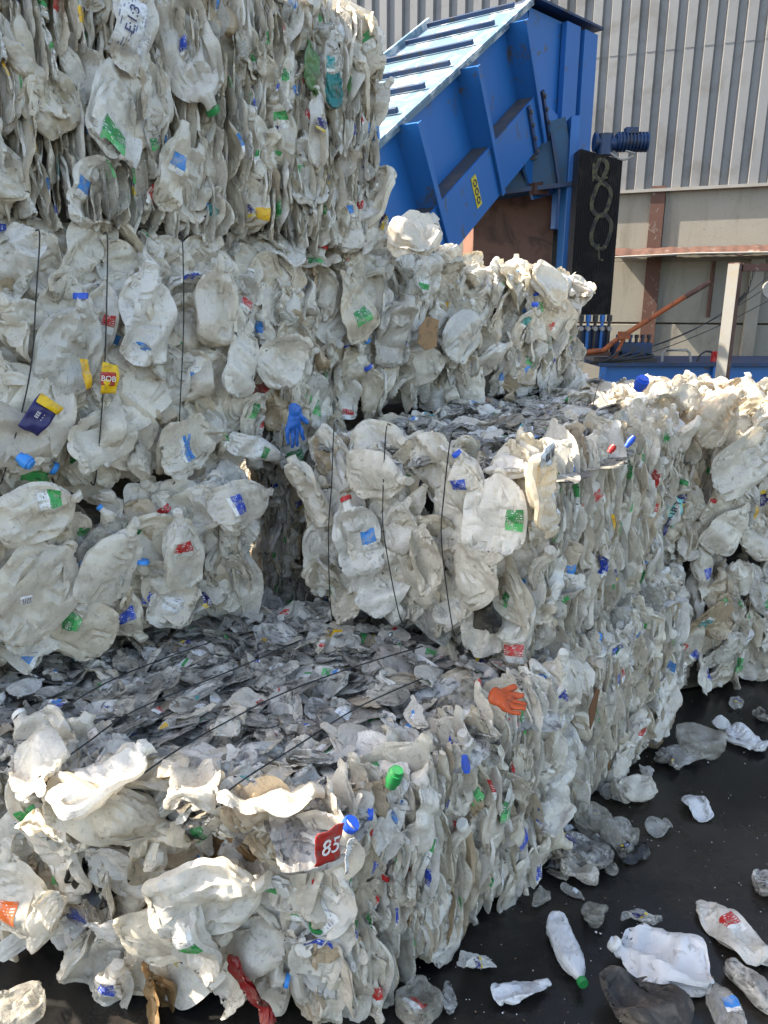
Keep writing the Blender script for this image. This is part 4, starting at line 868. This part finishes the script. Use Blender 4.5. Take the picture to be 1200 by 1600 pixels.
scrap(M3, 0, [(656, 512), (668, 494), (686, 500), (682, 542), (666, 548), (652, 535)], 'cardboard', .08, 'cardboard_scrap', 'torn brown cardboard'); scrap(C1, 1, [(921, 1110), (933, 1075), (937, 1078), (930, 1120), (923, 1140)], 'wood', .08, 'wood_sliver')
pass

# gloves --------------------------------------------------------------------------------------
def glove(name, label, base, updir, side, nrm, mat, L=.17, spread=.18, curl=.1, droop=None):
    """limp rubber glove: cuff, palm and five fingers as one skinned body"""
    base = Vector(base); up = Vector(updir).normalized(); sd = Vector(side).normalized(); n = Vector(nrm).normalized()
    V = []; E = []; Rr = []
    def v(p, r): V.append(p); Rr.append(r); return len(V)-1
    c0 = v(base, .030); c1 = v(base+up*L*.22, .026); c2 = v(base+up*L*.42, .034); E += [(c0, c1), (c1, c2)]
    for k, (off_, ln, an) in enumerate(((-.032, .36, -.25), (-.011, .44, -.08), (.011, .42, .07), (.031, .32, .24))):
        d = (up+sd*an*spread*5+n*curl*(k % 2*2-1)*.3).normalized(); p = base+up*L*.52+sd*off_; a = v(p, .0125); E.append((c2, a)); q = a
        for j in range(1, 4):
            p = p+d*ln*L/3; d = (d+n*curl+sd*.12*math.sin(k*2+j)).normalized(); b = v(p, .0115-.0012*j); E.append((q, b)); q = b
    p = base+up*L*.30+sd*.030; a = v(p, .014); E.append((c1, a)); d = (up*.7+sd*.8).normalized(); q = a
    for j in range(2): p = p+d*.028; b = v(p, .0115-.001*j); E.append((q, b)); q = b
    me = bpy.data.meshes.new(name); me.from_pydata(V, E, []); me.materials.append(MATS[mat]); o = bpy.data.objects.new(name, me); COL.objects.link(o)
    s = o.modifiers.new('skin', 'SKIN')
    for i, r in enumerate(Rr): me.skin_vertices[0].data[i].radius = (r, r)
    me.skin_vertices[0].data[0].use_root = True
    su = o.modifiers.new('sub', 'SUBSURF'); su.levels = 2; su.render_levels = 2
    dg = bpy.context.evaluated_depsgraph_get(); m2 = bpy.data.meshes.new_from_object(o.evaluated_get(dg)); o.modifiers.clear(); o.data = m2
    # flatten along the glove's own normal and wrinkle it
    for vv in m2.vertices:
        q = vv.co-base; h = q.dot(n); vv.co -= n*h*.45; vv.co += n*.006*mnoise.noise(vv.co*45)+sd*.004*mnoise.noise(vv.co*38+Vector((5, 0, 0)))
    m2.polygons.foreach_set('use_smooth', [True]*len(m2.polygons))
    if not m2.materials: m2.materials.append(MATS[mat])
    tag(o, label, 'glove'); return o
a, b = T3.pts[0], T3.pts[1]; t = (b-a).normalized(); nn = Vector((t.y, -t.x, 0))
glove('blue_glove', 'limp blue rubber glove hanging fingers down beside the left stack', atP(458, 628, a+nn*.2, nn), (0.02, 0, -1), t, nn, 'blue_rubber', .20, .10, .03)
a, b = A.pts[1], A.pts[2]; t = (b-a).normalized(); nn = Vector((t.y, -t.x, 0)); 
glove('orange_glove', 'crumpled orange work glove lying on the far corner of the nearest bale', atZ(775, 1078, .84)+Vector((-.03, -.03, 0)), Vector((.85, -.35, -.12)), (.3, .8, .2), Vector((0, -.4, 1)), 'orange_rubber', .13, .12, .3)

# ------------------------------------------------------------------ loose things on the floor
def loose(name, label, cat, px, py, kind, half, sc, ang, mat, lab=None, cap=None, z=.03, seed=1, tilt=(0, 0), key='y', bump=.012, tumble=.4, group=None, noise=.010, wave=.006):
    r = np.random.default_rng(seed); X = shape_film(crush(loft(kind), half, r, bump=bump, tumble=tumble, bend=.07, noise=noise), r, wave); sh = Shell(kind, X, name)
    p = atZ(px, py, z); root = thing(name, (p.x, p.y, 0), label, cat, group)
    # long axis on the floor pointing to screen angle ang (0 right, 90 away)
    zz = Vector((math.cos(R(ang)), math.sin(R(ang)), 0)); M = frame(Vector((tilt[0], tilt[1], 1)), zz, p, sc, sc, sc)
    low = (np.array(M)[:3, :3]@sh.P.T)[2].min(); M.translation.z = .003-low
    o = place_shell(sh, M, root, Vector((p.x, p.y, 0)), mat, lab, key, cap, name={'jug': 'jug_body', 'bottle': 'bottle_body', 'can': 'bottle_body', 'cup': 'cup_body'}[kind] if cat != 'rag' else 'cloth'); return root, o, M
# upright-section white bottle with green cap, nearly whole
loose('white_bottle', 'white ribbed bottle with green cap lying on the wet floor', 'bottle', 886, 1484, 'bottle', (.05, .033, .14), 1.0, -84, 'clean_plastic_0', None, 'green_plastic', .035, 21, bump=.0025, tumble=.05, noise=.003)
loose('crushed_jug', 'big crushed white jug with round cap lying on the wet floor', 'jug', 1030, 1500, 'can', (.10, .018, .17), 1.0, 163, 'clean_plastic_0', None, 'white_plastic', .03, 22, tumble=.5, bump=.022, wave=.012)
loose('crushed_cup', 'crumpled translucent cup next to the green capped bottle', 'cup', 927, 1430, 'cup', (.055, .02, .06), 1.0, 60, 'clear_plastic_0', None, None, .02, 23)
loose('flat_bottle', 'small flattened white bottle alone near the bottom of the photo', 'bottle', 815, 1550, 'bottle', (.05, .012, .12), .8, 12, 'clean_plastic_0', None, None, .015, 24)
loose('dirty_bottle', 'long dirty flattened bottle with red label band near the right edge', 'bottle', 1142, 1450, 'can', (.085, .014, .15), .95, 108, 'milky_plastic_0', 'red_print', None, .03, 25, tumble=.15)
loose('tube_bottle', 'grey dirty tube shaped bottle under the red banded bottle', 'bottle', 1180, 1545, 'bottle', (.05, .03, .14), .85, -62, 'grimy_plastic_0', None, None, .03, 26, bump=.004)
loose('water_bottle', 'clear bottle with blue label at the bottom right corner', 'bottle', 1133, 1583, 'bottle', (.05, .036, .13), 1.0, 80, 'clear_plastic_0', 'light_blue_print', None, .035, 27, bump=.003)
loose('white_cup', 'small crushed white cup standing alone on the dark floor', 'cup', 1091, 1259, 'cup', (.05, .028, .06), 1.15, 110, 'clean_plastic_0', None, None, .03, 28)
loose('clear_cup', 'clear crumpled cup with a pink scrap beside the round clear bottle', 'cup', 1030, 1292, 'cup', (.05, .02, .06), .95, 200, 'clear_plastic_0', None, None, .02, 29)
loose('round_clear_bottle', 'round clear crumpled bottle end on the floor by the bale corner', 'bottle', 968, 1305, 'jug', (.075, .05, .075), .85, 40, 'clear_plastic_0', None, None, .05, 30)
loose('grimy_jug', 'big grimy translucent jug lying in front of the right edge bale', 'jug', 1098, 1163, 'jug', (.10, .05, .11), 1.0, 10, 'clear_plastic_0', None, None, .05, 31)
loose('striped_container', 'crushed white container with dark marks at the right edge', 'container', 1165, 1155, 'can', (.09, .018, .11), .85, 140, 'clean_plastic_0', 'white_print', None, .03, 32)
loose('small_white_lid', 'small white crushed lid behind the grimy jug', 'lid', 1128, 1133, 'cup', (.04, .015, .05), .9, 10, 'milky_plastic_0', None, None, .02, 33)
loose('leaning_bottle', 'flattened white bottle leaning on the foot of the middle stack', 'bottle', 990, 1237, 'can', (.08, .03, .11), .85, 20, 'milky_plastic_0', None, None, .03, 34, tilt=(.2, -.3))
loose('dark_clear_bottle', 'dark grey clear bottle lying against the bale foot', 'bottle', 925, 1285, 'jug', (.08, .04, .09), .8, 150, 'clear_plastic_0', None, None, .04, 35)
loose('crumpled_bottle', 'crumpled dirty bottle among the dark scraps by the nearest bale', 'bottle', 915, 1335, 'can', (.08, .03, .11), .9, -30, 'grimy_plastic_0', 'navy_print', None, .03, 36)
loose('white_scrap_bottle', 'small bluish white crushed bottle at the foot of the nearest bale', 'bottle', 905, 1362, 'bottle', (.05, .02, .08), .85, -35, 'milky_plastic_0', None, None, .03, 37)
loose('dark_scrap_bottle', 'dark crushed bottle tucked under the nearest bale corner', 'bottle', 862, 1325, 'jug', (.09, .03, .09), .85, 60, 'grimy_plastic_0', None, None, .03, 38)
loose('dark_dish', 'dark translucent dish at the bottom beside the nearest bale', 'dish', 655, 1572, 'jug', (.08, .03, .08), .8, 45, 'clear_plastic_0', 'red_print', None, .02, 39)
loose('corner_jug', 'clear crumpled jug at the bottom left corner', 'jug', 30, 1590, 'jug', (.08, .04, .09), .8, 20, 'clear_plastic_0', None, None, .03, 40)
loose('edge_scrap', 'dirty scrap of container cut by the right edge of the photo', 'container', 1200, 1382, 'jug', (.07, .03, .08), .7, 80, 'grimy_plastic_0', None, None, .02, 41)
loose('right_bottle', 'bottle with red and blue label by the wall of bales at the right edge', 'bottle', 1196, 1045, 'can', (.08, .05, .11), .9, 70, 'milky_plastic_0', 'red_print', None, .05, 42)
loose('blue_film_bottle', 'bluish flattened film scrap in front of the middle stack', 'bottle', 1062, 1183, 'can', (.09, .015, .10), .8, 10, 'clear_plastic_0', None, None, .02, 43)
r6 = random.Random(9); feet = [(860, 1345), (880, 1300), (940, 1315), (950, 1350), (895, 1390), (870, 1365), (965, 1240), (1010, 1205), (1040, 1190), (1150, 1100), (930, 1270), (905, 1315), (1075, 1150), (700, 1560), (745, 1510), (1190, 1120), (985, 1330), (1000, 1440), (915, 1255), (845, 1400)]
for k, (px, py) in enumerate(feet):
    z_ = .02; p = atZ(px, py, z_); sh = r6.choice(LIB['chunk']+LIB['fold']); sc_ = r6.uniform(.3, .62)
    root = thing('plastic_scrap', (p.x, p.y, 0), 'small crushed scrap of plastic on the wet floor near the foot of the bales', 'scrap', 'small crushed scraps along the foot of the bales')
    M = frame(Vector((r6.gauss(0, .25), r6.gauss(0, .25), 1)), Vector((r6.gauss(0, 1), r6.gauss(0, 1), 0)), p, sc_, sc_*.8, sc_); M.translation.z += .003-((np.array(M)[:3, :3]@sh.P.T)[2].min()+M.translation.z)
    place_shell(sh, M, root, Vector((p.x, p.y, 0)), r6.choice(['clear_plastic_0', 'grimy_plastic_0', 'clear_plastic_0', 'tint_dark_plastic_0', 'milky_plastic_0']), r6.choice([None, None, 'navy_print', 'white_print']), name='scrap_shell')
# soggy rag heap near bottom
loose('soggy_rag', 'dark soggy rag heap on the floor below the crushed white jug', 'rag', 1015, 1575, 'jug', (.14, .020, .11), 1.1, 20, 'dark_rag', None, None, .03, 52, bump=.030, tumble=.6, wave=.005)
# pink scrap and flecks
r5 = random.Random(4); mb = MB()
for k in range(420):
    px, py = r5.uniform(600, 1200), r5.uniform(1080, 1600); p = atZ(px, py, .0035); s_ = r5.uniform(.0008, .003)*(2 if r5.random() < .06 else 1); n_ = r5.randint(3, 6)
    mb.add([p+Vector((math.cos(q*6.28/n_+k)*s_*r5.uniform(.5, 1.2), math.sin(q*6.28/n_+k)*s_*r5.uniform(.5, 1.2), r5.uniform(0, .002))) for q in range(n_)], [tuple(range(n_))], r5.choice([0, 0, 0, 1]))
tag(mb.build('litter_flecks', ['ink_white', 'cardboard'], recalc=False), 'tiny pale flecks of litter on the dark wet floor', 'litter', kind='stuff')
